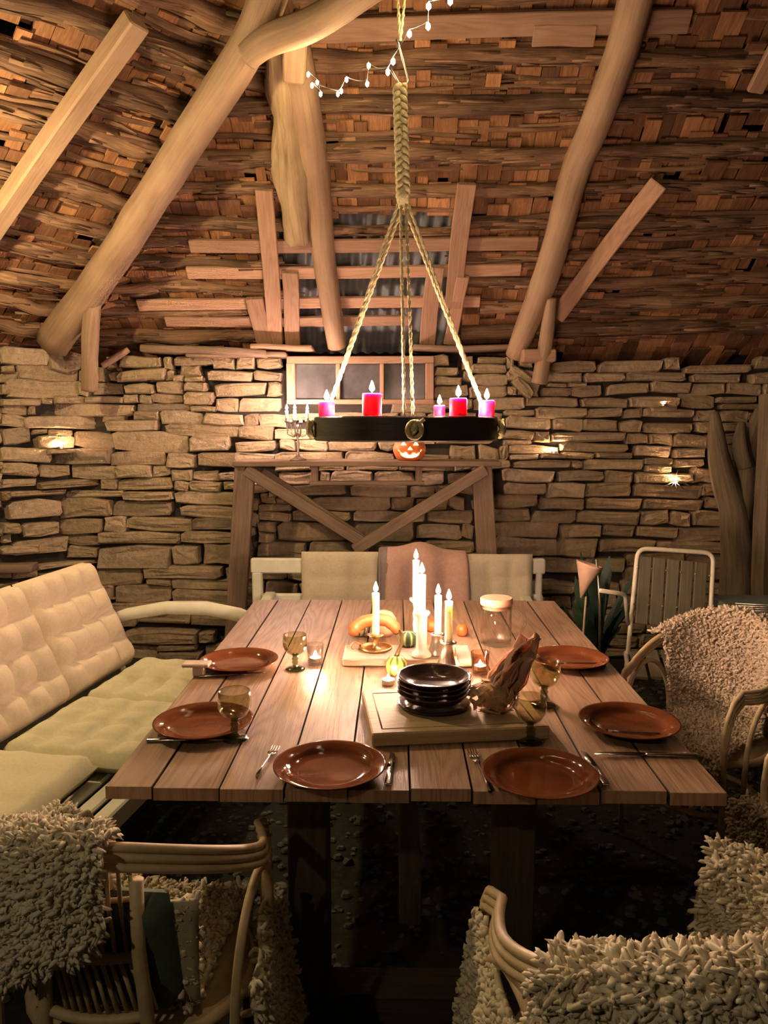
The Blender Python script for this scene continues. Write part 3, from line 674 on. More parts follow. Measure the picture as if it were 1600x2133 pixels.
# forked tree-trunk post at the right
post = empty('forked_post', (PY(1535, 1200, 4.55).x, 4.55, 0)); tag(post, 'forked tree-trunk post standing at the right wall', 'post')
trunk = pole(post, [Vector((PY(1535, 1200, 4.55).x, 4.55, 0)), PY(1535, 1200, 4.55), PY(1528, 1080, 4.55), PY(1500, 960, 4.6), PY(1488, 858, 4.66)], [.10, .095, .085, .06, .022], 'darkpost', 'trunk', rough=.3)
pole(trunk, [PY(1545, 1150, 4.55), PY(1552, 1030, 4.56), PY(1562, 940, 4.6), PY(1590, 852, 4.66)], [.07, .055, .05, .045], 'darkpost', 'branch', rough=.3)
pole(trunk, [PY(1556, 975, 4.56), PY(1545, 930, 4.58), PY(1545, 880, 4.62)], [.05, .05, .02], 'darkpost', 'broken_stub', rough=.35)
post2 = MB(); post2.board((PY(1612, 1300, 4.3).x, 4.3, 0), PY(1618, 820, 4.3), .16, .14, TC, .01, n=5, wob=.01)
o = post2.build('timber_post', M['darkpost'], smooth=False); tag(o, 'dark upright timber post at the right edge', 'post')

# ================================================================ FURNITURE
TZ = .75
# ---- dining table
tb = empty('dining_table', (.04, 2.53, 0)); tag(tb, 'long weathered plank dining table laid for a candlelit supper', 'table')
YN, YF = 1.615, 3.47
XB = [r * .805 for r in (-.805, -.672, -.4855, -.306, -.13, .04, .21, .385, .56, .745, .904)]
tr = random.Random(2)
for i in range(10):
    m = MB(); x0, x1 = XB[i] + .0016, XB[i+1] - .0016; dz = tr.uniform(-.0012, .0012)
    m.board(((x0 + x1) / 2, YN + tr.uniform(-.006, .006), TZ - .015 + dz), ((x0 + x1) / 2, YF + tr.uniform(-.008, .008), TZ - .015 + dz), x1 - x0, .03, (1, 0, 0), .0012)
    o = m.build('plank', M['table'], tb, smooth=False); o.data.materials.append(M['plankedge'])
    for pf in o.data.polygons:
        if abs(pf.normal.x) > .5: pf.material_index = 1
for Y in (1.86, 3.22):
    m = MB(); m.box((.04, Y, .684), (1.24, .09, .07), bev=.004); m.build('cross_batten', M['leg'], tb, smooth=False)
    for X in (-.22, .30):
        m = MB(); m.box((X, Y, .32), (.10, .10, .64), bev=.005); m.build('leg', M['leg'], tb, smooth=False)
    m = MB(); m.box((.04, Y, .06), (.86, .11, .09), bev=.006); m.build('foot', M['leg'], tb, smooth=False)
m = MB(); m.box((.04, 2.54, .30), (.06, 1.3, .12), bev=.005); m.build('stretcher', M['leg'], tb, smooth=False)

# ---- cushions
def cushion(O, U, V, Nn, lu, lv, nu, nv, t, bulge=.02, res=6, tuft=.9, sag=0.0):
    O, U, V, Nn = Vector(O), Vector(U).normalized(), Vector(V).normalized(), Vector(Nn).normalized(); m = MB()
    def edge(q): q = min(q, 1 - q); return min(1.0, (q / .06)) ** .5 if q < .06 else 1.0
    def h(u, v):
        e = edge(u) * edge(v); d = abs(math.sin(PI * u * nu)) * abs(math.sin(PI * v * nv)); k_ = min(1.0, min(u, 1 - u) / (.36 / nu), min(v, 1 - v) / (.36 / nv)); d = d * k_ + (1 - k_) * .8
        return e * (t / 2 + bulge * (d ** .32) * tuft - bulge * .3 + .006 * wob(u * 9 + O.x * 5, v * 9 + O.y * 5)) - sag * math.sin(PI * u) * math.sin(PI * v)
    iu, iv = nu * res, nv * res
    m.grid(lambda u, v: O + U * (lu * u) + V * (lv * v) + Nn * h(u, v), iu, iv)
    m.grid(lambda u, v: O + U * (lu * (1 - u)) + V * (lv * v) + Nn * (-edge(u) * edge(v) * t / 2), 14, 14)
    m.uv = [None] * len(m.uv)
    return m
# ---- left sofa bench
ang = math.radians(8.6); SD = Vector((math.sin(ang), math.cos(ang), 0)); SR = Vector((math.cos(ang), -math.sin(ang), 0)); UPV = Vector((0, 0, 1))
SB = Vector((-1.185, 3.50, 0))
def S(a, b, z): return SB + SD * a + SR * b + UPV * z
sofa = empty('sofa_bench', S(-.8, .1, 0)); tag(sofa, 'white painted wooden sofa bench along the left of the table', 'bench')
def sboard(a0, b0, z0, a1, b1, z1, wd, th, side, name, mat='white'):
    m = MB(); m.board(S(a0, b0, z0), S(a1, b1, z1), wd, th, side, .006); return m.build(name, M[mat], sofa, smooth=False)
sboard(.02, .50, .34, -1.85, .50, .34, .07, .03, UPV, 'seat_rail'); sboard(.02, -.06, .34, -1.85, -.06, .34, .07, .03, UPV, 'seat_rail')
for k in range(8): sboard(.02, -.02 + k * .072, .362, -1.85, -.02 + k * .072, .362, .055, .018, SR, 'seat_slat')
for a in (.045, -1.87):
    for b, z in ((.50, .655), (-.08, .40)): sboard(a, b, 0, a, b, z, .055, .04, SD, 'leg')
    m = MB(); P = [S(a, -.24, .60), S(a, -.10, .655), S(a, .10, .695), S(a, .30, .70), S(a, .46, .675), S(a, .58, .635)]
    m.tube(P, [.028, .03, .032, .034, .034, .028], 8, True, flat=.9); m.build('armrest', M['white'], sofa)
LEAN = Vector((0, 0, 1)) * .905 - SR * .425
LEAN.normalize(); LN = SR * LEAN.z + UPV * -LEAN.dot(SR) * 1.0
LN = (SR * .905 + UPV * .425).normalized()
for a in (.04, -.9, -1.86):
    m = MB(); m.board(S(a, -.14, .38), S(a, -.14, .38) + LEAN * .50, .05, .03, SD, .004); m.build('back_post', M['white'], sofa, smooth=False)
for k in (.16, .44):
    m = MB(); m.board(S(.04, -.14, .38) + LEAN * k, S(-1.86, -.14, .38) + LEAN * k, .06, .02, LEAN, .004); m.build('back_rail', M['white'], sofa, smooth=False)
for i, (a0, lab) in enumerate(((0.0, 'cream tufted back cushion at the far end of the left sofa'), (-.535, 'cream tufted back cushion second from the far end of left sofa'), (-1.07, 'cream tufted back cushion at the near end of left sofa'))):
    m = cushion(S(a0 - .005, -.065, .44), -SD, LEAN, LN, .525, .52, 4, 4, .075, .060)
    tag(m.build('back_cushion', M['cushion'], base=tuple(S(a0 - .27, -.1, .44))), lab, 'cushion', 'back cushions on the left sofa')
for i, (a0, b0, lab) in enumerate(((0.03, -.03, 'pale quilted seat cushion at the far end of the left sofa'), (-.50, -.03, 'pale quilted seat cushion in the middle of the left sofa'))):
    m = cushion(S(a0, b0, .415), -SD, SR, -(-SD).cross(SR) if (-SD).cross(SR).z < 0 else (-SD).cross(SR), .525, .53, 4, 4, .07, .036)
    tag(m.build('seat_cushion', M['seatcloth'], base=tuple(S(a0 - .26, .2, .38))), lab, 'cushion', 'seat cushions on the left sofa')
m = cushion(S(-1.03, -.10, .425), -SD, SR, UPV, .50, .46, 3, 3, .075, .014)
tag(m.build('seat_cushion', M['seatcloth'], base=tuple(S(-1.28, .0, .39))), 'pale seat cushion pushed back at the near end of left sofa', 'cushion', 'seat cushions on the left sofa')

# ---- white bench beyond the table
bn = empty('garden_bench', (PY(830, 1200, 4.15).x, 4.1, 0)); tag(bn, 'white garden bench standing beyond the far table end', 'bench')
def bx(name, x0, y0, x1, y1, Y, th, mat='white', par=bn, bev=.008):
    a = PY(x0, y1, Y); b = PY(x1, y0, Y); m = MB(); m.box(((a.x + b.x) / 2, Y, (a.z + b.z) / 2), (b.x - a.x, th, b.z - a.z), bev=bev); return m.build(name, M[mat], par, smooth=False)
bx('top_rail', 524, 1164, 1135, 1193, 4.28, .045); bx('lower_rail', 528, 1238, 1130, 1256, 4.28, .035)
for x in (530, 1112):
    bx('back_post', x, 1190, x + 17, 1400, 4.28, .045)
    bx('front_leg', x - 3, 1290, x + 16, 1425, 3.84, .045); 
    a = PY(x + 6, 1276, 3.84); m = MB(); m.board((a.x, 3.80, .57), (a.x, 4.26, .60), .06, .03, (1, 0, 0), .006); m.build('armrest', M['white'], bn, smooth=False)
    m = MB(); m.box((a.x, 3.84, .49), (.045, .045, .14)); m.build('arm_post', M['white'], bn, smooth=False)
for k in range(6):
    m = MB(); xa, xb = PY(530, 1290, 4.1).x, PY(1125, 1290, 4.1).x; m.box(((xa + xb) / 2, 3.85 + k * .078, .405), (xb - xa, .062, .022), bev=.003); m.build('seat_slat', M['white'], bn, smooth=False)
def bench_cushion(x0, x1, ytop, lab, mat='beige', Y=4.235, ybot=1300, nu=3):
    a = PY(x0, ytop, Y); b = PY(x1, ytop, Y); bot = PY(x0, ybot, Y)
    m = cushion((a.x, Y - .02, bot.z), (1, 0, 0), (0, .06, 1), (0, -1, .06), b.x - a.x, a.z - bot.z, nu, 3, .06, .022)
    tag(m.build('bench_cushion', M[mat]), lab, 'cushion', 'beige cushions on the far bench')
bench_cushion(628, 792, 1149, 'beige quilted back cushion on the far bench, left of the pink blanket'); bench_cushion(968, 1110, 1154, 'beige quilted back cushion on the far bench, right of the pink blanket')
# throw over the middle of the bench back
def throw(u, v):
    x = 808 + 164 * u; top = 1140 - 14 * math.exp(-((u - .42) / .22) ** 2) + 8 * u
    p = PY(x, top, 4.19); d = v * .42
    fold = .022 * math.sin(u * 15) * min(1, v * 2.5)
    over = max(0, .14 - v) / .14
    return Vector((p.x + .03 * v * (u - .5), 4.19 - .03 - .05 * v - fold + over * .10, p.z - d + (-.02 if over > .8 else 0)))
m = MB(); m.grid(throw, 36, 24, .012); th = m.build('throw_blanket', M['blanket'])
tag(th, 'dusty pink blanket thrown over the middle of the far bench', 'blanket')
def shade_strip(u, v):
    x = 788 + 26 * u; p = PY(x, 1148 - 4 * u, 4.19); over = max(0, .14 - v) / .14
    return Vector((p.x, 4.165 - .04 * v + over * .09 + .012 * math.sin(u * 6), p.z - v * .40))
m = MB(); m.grid(shade_strip, 8, 16, .012); m.build('shaded_edge', M['blanket_shade'], th)  # shadowed left part of the blanket, built as a dark strip

# ---- trestle shelf against the stone wall
ts = empty('trestle_shelf', (PY(765, 962, 4.66).x, 4.66, 0)); tag(ts, 'rough timber trestle shelf with V-shaped bracing under the window', 'shelf')
a = PY(487, 963, 4.6); b = PY(1042, 963, 4.6)
SHZ = a.z + .01
m = MB(); m.board((a.x, 4.70, SHZ - .016), (b.x, 4.70, SHZ - .016), .30, .032, (0, 1, 0), .004, n=4, wob=.002); m.build('shelf_top', M['oldwood'], ts, smooth=False)
for (x0, y0, x1) in ((511, 975, 492), (1003, 975, 1022)):
    for Y, wd in ((4.62, .12), (4.80, .10)):
        p = PY(x0, y0, Y); q_ = PY(x1, 1290, Y); t = (p - q_); g = q_ - t * (q_.z / t.z)
        m = MB(); m.board(g, (p.x, p.y, SHZ - .033), wd, .05, (1, 0, 0), .005); m.build('leg', M['oldwood'], ts, smooth=False)
for (x0, y0, x1, y1, Y) in ((512, 978, 772, 1140, 4.585), (1012, 978, 738, 1146, 4.555)):
    m = MB(); m.board(PY(x0, y0, Y), PY(x1, y1, Y), .07, .03, (0, 0, 1), .004); m.build('diagonal_brace', M['oldwood'], ts, smooth=False)
m = MB(); m.board(PY(545, 985, 4.80), PY(760, 1128, 4.80), .07, .03, (0, 0, 1), .004); m.build('diagonal_brace', M['oldwood'], ts, smooth=False)
for x in (656, 872):
    m = MB(); p = PY(x, 984, 4.66); m.box((p.x, 4.66, (SHZ - .033 + PY(x, 1002, 4.66).z) / 2), (.04, .05, SHZ - .033 - PY(x, 1002, 4.66).z)); m.build('hanger', M['oldwood'], ts, smooth=False)
m = MB(); m.board(PY(646, 1006, 4.66), PY(884, 1006, 4.66), .05, .025, (0, 1, 0), .003); m.build('under_rail', M['oldwood'], ts, smooth=False)

# ================================================================ RATTAN CHAIRS AND SHEEPSKINS
HR = .25
def hoop(th):
    """top of the arm-and-back hoop; th in radians from the back centre (local -y)"""
    return Vector((HR * math.sin(th), -HR * math.cos(th), .665 + .155 * max(0.0, math.cos(th * .85)) ** 1.3))
def hoop_path(dr, dz):
    pts = []
    for k in range(-24, 25):
        th = k / 24 * math.radians(122); p = hoop(th); rd = Vector((math.sin(th), -math.cos(th), 0))
        pts.append(p + rd * dr + UPV * dz)
    def end(s):
        th = s * math.radians(122); p = hoop(th); rd = Vector((math.sin(th), -math.cos(th), 0)); q = []
        for (f, z, o) in ((.055, -.025, 0), (.085, -.075, -.002), (.095, -.15, -.006), (.085, -.28, -.012), (.07, -.42, -.016), (.06, -.655 + .005, -.018)):
            q.append(p + Vector((s * o, f, z)) + rd * dr * (1 if z > -.1 else .8) + UPV * (dz if z > -.2 else 0) + Vector((0, -dr * .8, 0)) * (1 if z < -.05 else 0))
        return q
    return list(reversed(end(-1))) + pts + end(1)
CHAIR = None
def chair_proto():
    t = empty('rattan_armchair', (0, 0, 0))
    for k, (dr, dz) in enumerate(((0, 0), (.004, -.017), (.007, -.034))):
        P = hoop_path(dr, dz)
        m = MB(); m.tube(P, (.0088, .0085, .0085)[k], 8); m.build('hoop_cane', M['rattan'], t, local=True)
    ring = lambda r, z, n=28, sy=.95: [Vector((r * math.sin(2*PI*k/n), -r * sy * math.cos(2*PI*k/n), z)) for k in range(n + 1)]
    m = MB(); m.tube(ring(.225, .40), .014, 8, False); m.build('seat_ring', M['rattan'], t, local=True)
    m = MB(); m.tube(ring(.20, .20), .011, 8, False); m.build('stretcher_ring', M['rattan'], t, local=True)
    m = MB(); m.lathe([(.01, .405), (.22, .405), (.22, .415), (.01, .42)], n=28); m.build('seat', M['rattan'], t, local=True)
    for s in (-1, 1):
        th = s * .36; h = hoop(th)
        m = MB(); m.tube([h + Vector((0, 0, -.06)), Vector((s * .088, -.235, .62)), Vector((s * .10, -.225, .42)), Vector((s * .17, -.27, .01))], .0135, 8); m.build('rear_leg', M['rattan'], t, local=True)
        m = MB(); A = []
        for k in range(17):
            q = k / 16 * PI; A.append(Vector((s * (.235 + .012 * math.sin(q)), -.01 - .145 * math.cos(q), .40 + .235 * math.sin(q) ** .8)))
        m.tube([A[0] + Vector((0, 0, -.12))] + A + [A[-1] + Vector((0, .01, -.15))], .0095, 8); m.build('arm_arch', M['rattan'], t, local=True)
    for k in range(-4, 5):
        th = k * .078; h = hoop(th); h2 = Vector((.235 * math.sin(th * 1.2), -.235 * math.cos(th), .60))
        m = MB(); m.tube([h + Vector((0, .004, -.03)), h.lerp(h2, .5) + Vector((0, -.008, 0)), h2], .0045, 6); m.build('back_spindle', M['rattan'], t, local=True)
    for z, f in ((.71, .9), (.60, .78), (.48, .7)):
        m = MB(); P = []
        for k in range(-10, 11):
            th = k / 10 * .40; r = .238; P.append(Vector((r * math.sin(th), -(r + .002) * math.cos(th), z)))
        m.tube(P, (.005 if z > .65 else .0105), 8); m.build('back_rail', M['rattan'], t, local=True)
    for k in range(-5, 6):
        th = k * .07; m = MB()
        m.tube([Vector((.235 * math.sin(th), -.236 * math.cos(th), .598)), Vector((.235 * math.sin(th + .12), -.236 * math.cos(th + .12), .485))], .0045, 6); m.build('lower_spindle', M['rattan'], t, local=True)
    return t
def place_chair(x, y, rz, lab):
    global CHAIR
    if CHAIR is None: CHAIR = o = chair_proto()
    else: o = copy_tree(CHAIR); o.scale = (1, 1, 1)
    o.location = (x, y, 0); o.rotation_euler = (0, 0, rz); tag(o, lab, 'chair', 'rattan armchairs around the table'); return o

def fleece_mesh(name, P, Nr, mat, parent, length=.04, rad=.006, droop=.35, curl=1.0, seed=1):
    rg = np.random.RandomState(seed); n = len(P)
    up = np.array([0, 0, -1.0])
    rnd = rg.normal(size=(n, 3)); d = Nr * .75 + rnd * .33 + up * droop; d /= np.linalg.norm(d, axis=1)[:, None]
    L = length * rg.uniform(.6, 1.25, n)[:, None]; R = rad * rg.uniform(.7, 1.3, n)[:, None]
    side = np.cross(d, rg.normal(size=(n, 3))); side /= np.linalg.norm(side, axis=1)[:, None]; s2 = np.cross(d, side)
    p0 = P - Nr * .006; p1 = p0 + d * L * .4 + side * L * .12 * curl; d2 = d + up * droop * .9 + side * curl * .7; d2 /= np.linalg.norm(d2, axis=1)[:, None]
    p2 = p1 + d2 * L * .33 + s2 * L * .2 * curl; d3 = d2 + up * droop * .6 - Nr * .15 + s2 * curl; d3 /= np.linalg.norm(d3, axis=1)[:, None]; p3 = p2 + d3 * L * .16
    V = []
    for (p, sc) in ((p0, .9), (p1, 1.15), (p2, .95)):
        for k in range(4):
            a = k * PI / 2; V.append(p + (side * math.cos(a) + s2 * math.sin(a)) * R * sc)
    V.append(p3)
    V = np.stack(V, 1).reshape(-1, 3)       # 13 verts each
    f = []
    for r in range(2):
        for k in range(4): f.append((r*4 + k, r*4 + (k+1) % 4, (r+1)*4 + (k+1) % 4, (r+1)*4 + k))
    quads = (np.array(f)[None] + (np.arange(n) * 13)[:, None, None]).reshape(-1, 4)
    tris = (np.array([(8 + k, 8 + (k+1) % 4, 12) for k in range(4)])[None] + (np.arange(n) * 13)[:, None, None]).reshape(-1, 3)
    me = bpy.data.meshes.new(name); me.from_pydata(V.tolist(), [], quads.tolist() + tris.tolist()); me.materials.append(mat); me.shade_smooth()
    o = bpy.data.objects.new(name, me); COL.objects.link(o); o.parent = parent; return o
def skin(name, fn, n, loc, rz, lab, mat='fleece', nu=26, nv=26, seed=1, sxy=1.0, **kw):
    """sheepskin: hide surface fn(u,v) plus wool locks on its outer side, local coords"""
    t = empty(name, loc, rz); m = MB(); m.grid(lambda a, b: fn(b, a), nv, nu, .008); m.build('hide', M['hide'], t, local=True)
    rg = np.random.RandomState(seed); U = rg.rand(n); V = rg.rand(n); P = np.zeros((n, 3)); Nr = np.zeros((n, 3)); e = .004
    for i in range(n):
        a = Vector(fn(U[i], V[i])); du = Vector(fn(min(1, U[i] + e), V[i])) - Vector(fn(max(0, U[i] - e), V[i])); dv = Vector(fn(U[i], min(1, V[i] + e))) - Vector(fn(U[i], max(0, V[i] - e)))
        nn = dv.cross(du); nn = nn.normalized() if nn.length > 1e-12 else UPV; P[i] = a; Nr[i] = nn
    fleece_mesh('wool', P, Nr, M[mat], t, seed=seed, **kw)
    t.scale = (sxy, sxy, 1)
    tag(t, lab, 'sheepskin', 'sheepskins on the rattan chairs'); return t
def drape(th0, th1, Lin, Lout, sd=0.0, thick=.035, lift=.02, flare=.02):
    """skin laid over the hoop between th0 and th1: v=0 inside lower edge ... v=1 outside lower edge"""
    def fn(u, v):
        th = th0 + (th1 - th0) * u; p = hoop(th) + Vector((0, 0, lift - thick)); rd = Vector((math.sin(th), -math.cos(th), 0))
        li = Lin * (1 + .18 * wob(u * 4 + sd, 2)); lo = (Lout(u) if callable(Lout) else Lout) * (1 + .22 * wob(u * 5 + sd, 5) + .1 * wob(u * 14 + sd, 9))
        arc = PI * thick; tot = li + arc + lo; s = v * tot
        if s < li: return p - rd * (thick + .0 + (li - s) * .12) - UPV * (li - s)
        if s < li + arc:
            a = PI - (s - li) / thick; return p + rd * (thick * math.cos(a)) + UPV * (thick * math.sin(a))
        q = s - li - arc; return p + rd * (thick + flare * min(1, q * 6) + .012 * wob(u * 7 + sd, q * 7)) - UPV * q
    return fn

# ---- the four rattan chairs
c1 = (-.53, 1.51, math.radians(-4)); c2 = (.485, 1.26, math.radians(13)); c3 = (1.13, 2.74, math.radians(128)); c4 = (1.31, 1.95, math.radians(95))
place_chair(*c1, 'rattan armchair at the near left, its spindle back towards the viewer')
place_chair(*c2, 'rattan armchair at the near right, almost hidden under a sheepskin').scale = (1.2, 1.2, 1)
place_chair(*c3, 'rattan armchair in front of the slatted metal chair')
place_chair(*c4, 'rattan armchair cut off by the right edge beside the table')
R_ = math.radians
skin('sheepskin', drape(R_(-118), R_(8), .20, lambda u: .27 - .17 * max(0, u - .45) / .55 + .04 * math.sin(u * 9), 1.0), 24000, (c1[0], c1[1], 0), c1[2],
     'cream curly sheepskin over the left side of near left chair back', seed=3, length=.036, rad=.0047)
skin('sheepskin', drape(R_(-66), R_(132), .22, lambda u: .26 + .05 * math.sin(u * 7), 4.0), 30000, (c2[0], c2[1], 0), c2[2],
     'cream curly sheepskin covering the back of near right chair', seed=4, sxy=1.2, length=.036, rad=.0045)
def inner_seat(u, v):
    """skin lying on the seat and climbing the inside of the back; v=0 hangs at the seat front, v=1 top of the back"""
    x = (u - .5) * (.36 - .05 * math.sin(v * 3)) ; s = v * .80
    if s < .16: return Vector((x * .95,   .24 + .02 * math.sin(u * 9), .44 - (.16 - s) * 1.0))
    if s < .54: q = (s - .16) / .38; return Vector((x, .24 - .39 * q, .442 + .012 * wob(u * 4, v * 6)))
    q = (s - .54); return Vector((x * 1.05, -.15 - q * .22 + (x * x) * .6, .445 + q * .95))
skin('sheepskin', inner_seat, 5000, (c1[0], c1[1], 0), c1[2], 'flat sheepskin lying in the seat of near left chair', seed=5, length=.022, rad=.006, droop=.1)
def seat_hang(u, v):
    x = -.12 + .36 * v; y = .02 + (u - .5) * .36
    r = max(0.0, x - .18); return Vector((.16 + .10 * min(1, v * 2), y, .46 - .30 * v - .03 * math.sin(u * 5)))
def side_flap(u, v):
    """skin hanging out over the right side of the seat"""
    y = -.12 + .34 * u; return Vector((.245 + .05 * v + .02 * math.sin(u * 5 + 1), y, .47 - .34 * v * (1 + .15 * wob(u * 4, 3))))
skin('sheepskin', side_flap, 2600, (c1[0], c1[1], 0), c1[2], 'sheepskin flap hanging under the right arm of near left chair', seed=6, length=.03, rad=.006)
def side_flap2(u, v):
    y = -.14 + .34 * u; return Vector((-.25 - .05 * v - .015 * math.sin(u * 5), y, .60 - .36 * v * (1 + .12 * wob(u * 4, 5))))
t = skin('sheepskin', lambda u, v: side_flap2(1 - u, v), 2600, (c2[0], c2[1], 0), c2[2], 'smooth sheepskin flap hanging at the left of near right chair', seed=7, sxy=1.2, length=.016, rad=.006)
def back_skin(u, v):
    """skin over the back of the far right chair: v=0 at the seat front edge, v=1 over the back top"""
    th = (u - .5) * R_(150); s = v
    wd = 1 - .25 * (1 - v)
    if s > .93: q = (s - .93) / .07; h = hoop(th * wd); rd = Vector((math.sin(th * wd), -math.cos(th * wd), 0)); return h + rd * (-.03 + .07 * q) + UPV * (.03 - .02 * q * q)
    if s > .42:
        q = (s - .42) / .51; h = hoop(th * wd); b_ = Vector((.195 * math.sin(th * wd), -.18 * math.cos(th * wd) , .45)); rd = Vector((math.sin(th * wd), -math.cos(th * wd), 0)); return b_.lerp(h - rd * .03 + UPV * .03, q)
    if s > .16:
        q = (s - .16) / .26; b_ = Vector((.195 * math.sin(th * .75), -.18 * math.cos(th * .75), .45)); f = Vector((.38 * (u - .5), .24, .445)); return f.lerp(b_, q)
    q = s / .16; return Vector((.40 * (u - .5), .265 - .02 * q, .31 + .135 * q - .03 * math.sin(u * 8)))
skin('sheepskin', back_skin, 14000, (c3[0], c3[1], 0), c3[2], 'tan sheepskin over the chair in front of the slatted metal chair', 'fleece2', seed=8, length=.026, rad=.0046, droop=.2, nv=40)
def seat_skin4(u, v):
    x = (u - .5) * .52; s = v * .74
    if s < .30: return Vector((x * 1.05, .27 + .02 * math.sin(u * 7), .45 - (.30 - s) * (1 + .1 * math.sin(u * 5))))
    q = (s - .30) / .44; return Vector((x, .27 - .50 * q, .452 + .012 * wob(u * 4, v * 5)))
skin('sheepskin', seat_skin4, 10000, (c4[0], c4[1], 0), c4[2], 'tan sheepskin on the seat of the chair at the right edge', 'fleece2', seed=9, length=.03, rad=.005, droop=.25)
# dark green cushion leaning in the near left chair
def greenc(O):
    return cushion(O, (1, 0, 0), (0, -.25, 1), (0, -1, -.25), .30, .27, 2, 2, .05, .02)
m = greenc(Vector((-.16, -.150, .455))); o = m.build('chair_cushion', M['greencloth'], local=True); o.location = (c1[0], c1[1], 0); o.rotation_euler = (0, 0, c1[2])
tag(o, 'dark green cushion behind the spindles of near left chair', 'cushion')

# ---- slatted metal chair
mc = empty('metal_chair', (PY(1400, 1290, 3.62).x, 3.62, 0)); tag(mc, 'cream tubular metal chair with dark upright back slats', 'chair')
def bez(pts, r=.03, n=5):
    """polyline with rounded corners"""
    P = [Vector(p) for p in pts]; out = [P[0]]
    for i in range(1, len(P) - 1):
        a = P[i] + (P[i-1] - P[i]).normalized() * r; b = P[i] + (P[i+1] - P[i]).normalized() * r
        for k in range(n + 1): q = k / n; out.append(a.lerp(P[i], q).lerp(P[i].lerp(b, q), q))
    out.append(P[-1]); return out
YC = 3.62
bl = PY(1312, 1320, YC - .05); tl = PY(1329, 1142, YC + .06); tr_ = PY(1487, 1152, YC + .06); br = PY(1478, 1320, YC - .05)
m = MB(); m.tube(bez([Vector((bl.x, YC + .05, .0)), bl, tl, tr_, br, Vector((br.x, YC + .05, 0))], .05, 6), .011, 8); m.build('back_frame', M['tubepaint'], mc)
BSL = []
for k in range(5):
    x = 1333 + k * 29; a = PY(x + 12, 1160 + k * 3, YC + .05); b = PY(x + 3, 1300 + k * 2, YC - .04)
    m = MB(); m.board(b, a, .058, .014, (1, 0, 0), .003); BSL.append(m.build('back_slat', M['greyslat'], mc, smooth=False))
for k in range(6):
    for (yy, dx) in ((1181 + k * 3.6, 0), (1258 + k * 2.2, -8)):
        p = PY(1328 + k * 30 + dx, yy, YC + .015 if dx == 0 else YC - .03); m = MB(); m.lathe([(.001, 0), (.0045, .001), (.005, .003), (.0035, .006), (.001, .007)], p, 8, Matrix.Rotation(PI / 2, 3, 'X')); m.build('rivet', M['iron'], BSL[min(k, 4)])
for z0, pp in ((.66, PY(1246, 1232, 3.42)),):
    m = MB(); m.tube(bez([PY(1308, 1300, YC - .04), PY(1303, 1238, YC - .12), PY(1250, 1230, 3.40)], .03, 5), .010, 8); m.build('armrest', M['tubepaint'], mc)
for s, xx in ((0, bl.x), (1, br.x)):
    m = MB(); m.tube(bez([Vector((xx, YC, .46)), Vector((xx - .10, YC - .40, .45)), Vector((xx - .10, YC - .42, 0))], .04, 5), .011, 8); m.build('seat_frame', M['tubepaint'], mc)
for k in range(5):
    m = MB(); x0 = bl.x + .04 + k * (br.x - bl.x - .08) / 4; m.board((x0, YC - .02, .475), (x0 - .09, YC - .39, .465), .058, .014, (1, 0, 0), .003); m.build('seat_slat', M['greyslat'], mc, smooth=False)

# ---- dark plant, paper cone and low table with skewers at the right
pl = empty('potted_plant', (PY(1235, 1300, 3.95).x, 3.95, 0)); tag(pl, 'dark leafy plant standing beside the slatted metal chair', 'plant')
m = MB(); m.lathe([(.09, 0), (.12, .22), (.13, .24), (.115, .245), (.10, .20)], (pl.location.x, 3.95, 0), 18); m.build('pot', M['greencloth'], pl)
rp = random.Random(9)
for k in range(34):
    a = rp.uniform(0, 2*PI); le = rp.uniform(.25, .65); ln = rp.uniform(.05, .26); w0 = rp.uniform(.02, .045)
    base = Vector((pl.location.x, 3.95, .22)); tip = base + Vector((math.cos(a) * ln, math.sin(a) * ln * .7, le)); mid = base.lerp(tip, .55) + Vector((0, 0, .06))
    sd = Vector((-math.sin(a), math.cos(a), 0)); m = MB()
    P = [base, base.lerp(mid, .6), mid, mid.lerp(tip, .6), tip]; W = [.004, w0 * .7, w0, w0 * .8, .002]
    vs = [p + sd * w * s for p, w in zip(P, W) for s in (-1, 1)]; m.add(vs, [(2*i, 2*i+1, 2*i+3, 2*i+2) for i in range(4)]); m.build('leaf', M['leaf'], pl)
pc = PY(1222, 1205, 3.72)
m = MB(); m.lathe([(.004, -.10), (.03, -.02), (.062, .06), (.066, .075), (.055, .07), (.02, -.01)], pc, 12, Matrix.Rotation(.25, 3, 'Y'), wave=lambda t, q: 1 + .12 * math.sin(3 * t)); m.tube([pc + Vector((0, 0, -.09)), (pc.x - .03, 3.72, .01)], .005, 6); o = m.build('paper_lantern', M['husk'])
tag(o, 'small pinkish paper cone on a stick left of the metal chair', 'ornament')
m = MB(); m.tube([PY(1243, 1165, 3.7), PY(1250, 1260, 3.7), Vector((PY(1255, 1300, 3.7).x, 3.7, .0))], .006, 6); o = m.build('garden_stake', M['iron']); tag(o, 'thin grey metal stake beside the paper cone', 'stake')
lt = empty('low_table', (PY(1600, 1260, 3.55).x, 3.55, 0)); tag(lt, 'dark green low table at the right edge behind the sheepskin chair', 'table')
x0 = PY(1512, 1250, 3.55).x
m = MB(); m.box((x0 + .30, 3.55, .70), (.6, .42, .03), bev=.005); m.build('table_top', M['greencloth'], lt, smooth=False)
for dx in (.05, .55):
    for dy in (-.17, .17):
        m = MB(); m.box((x0 + dx, 3.55 + dy, .343), (.04, .04, .685)); m.build('leg', M['greencloth'], lt, smooth=False)
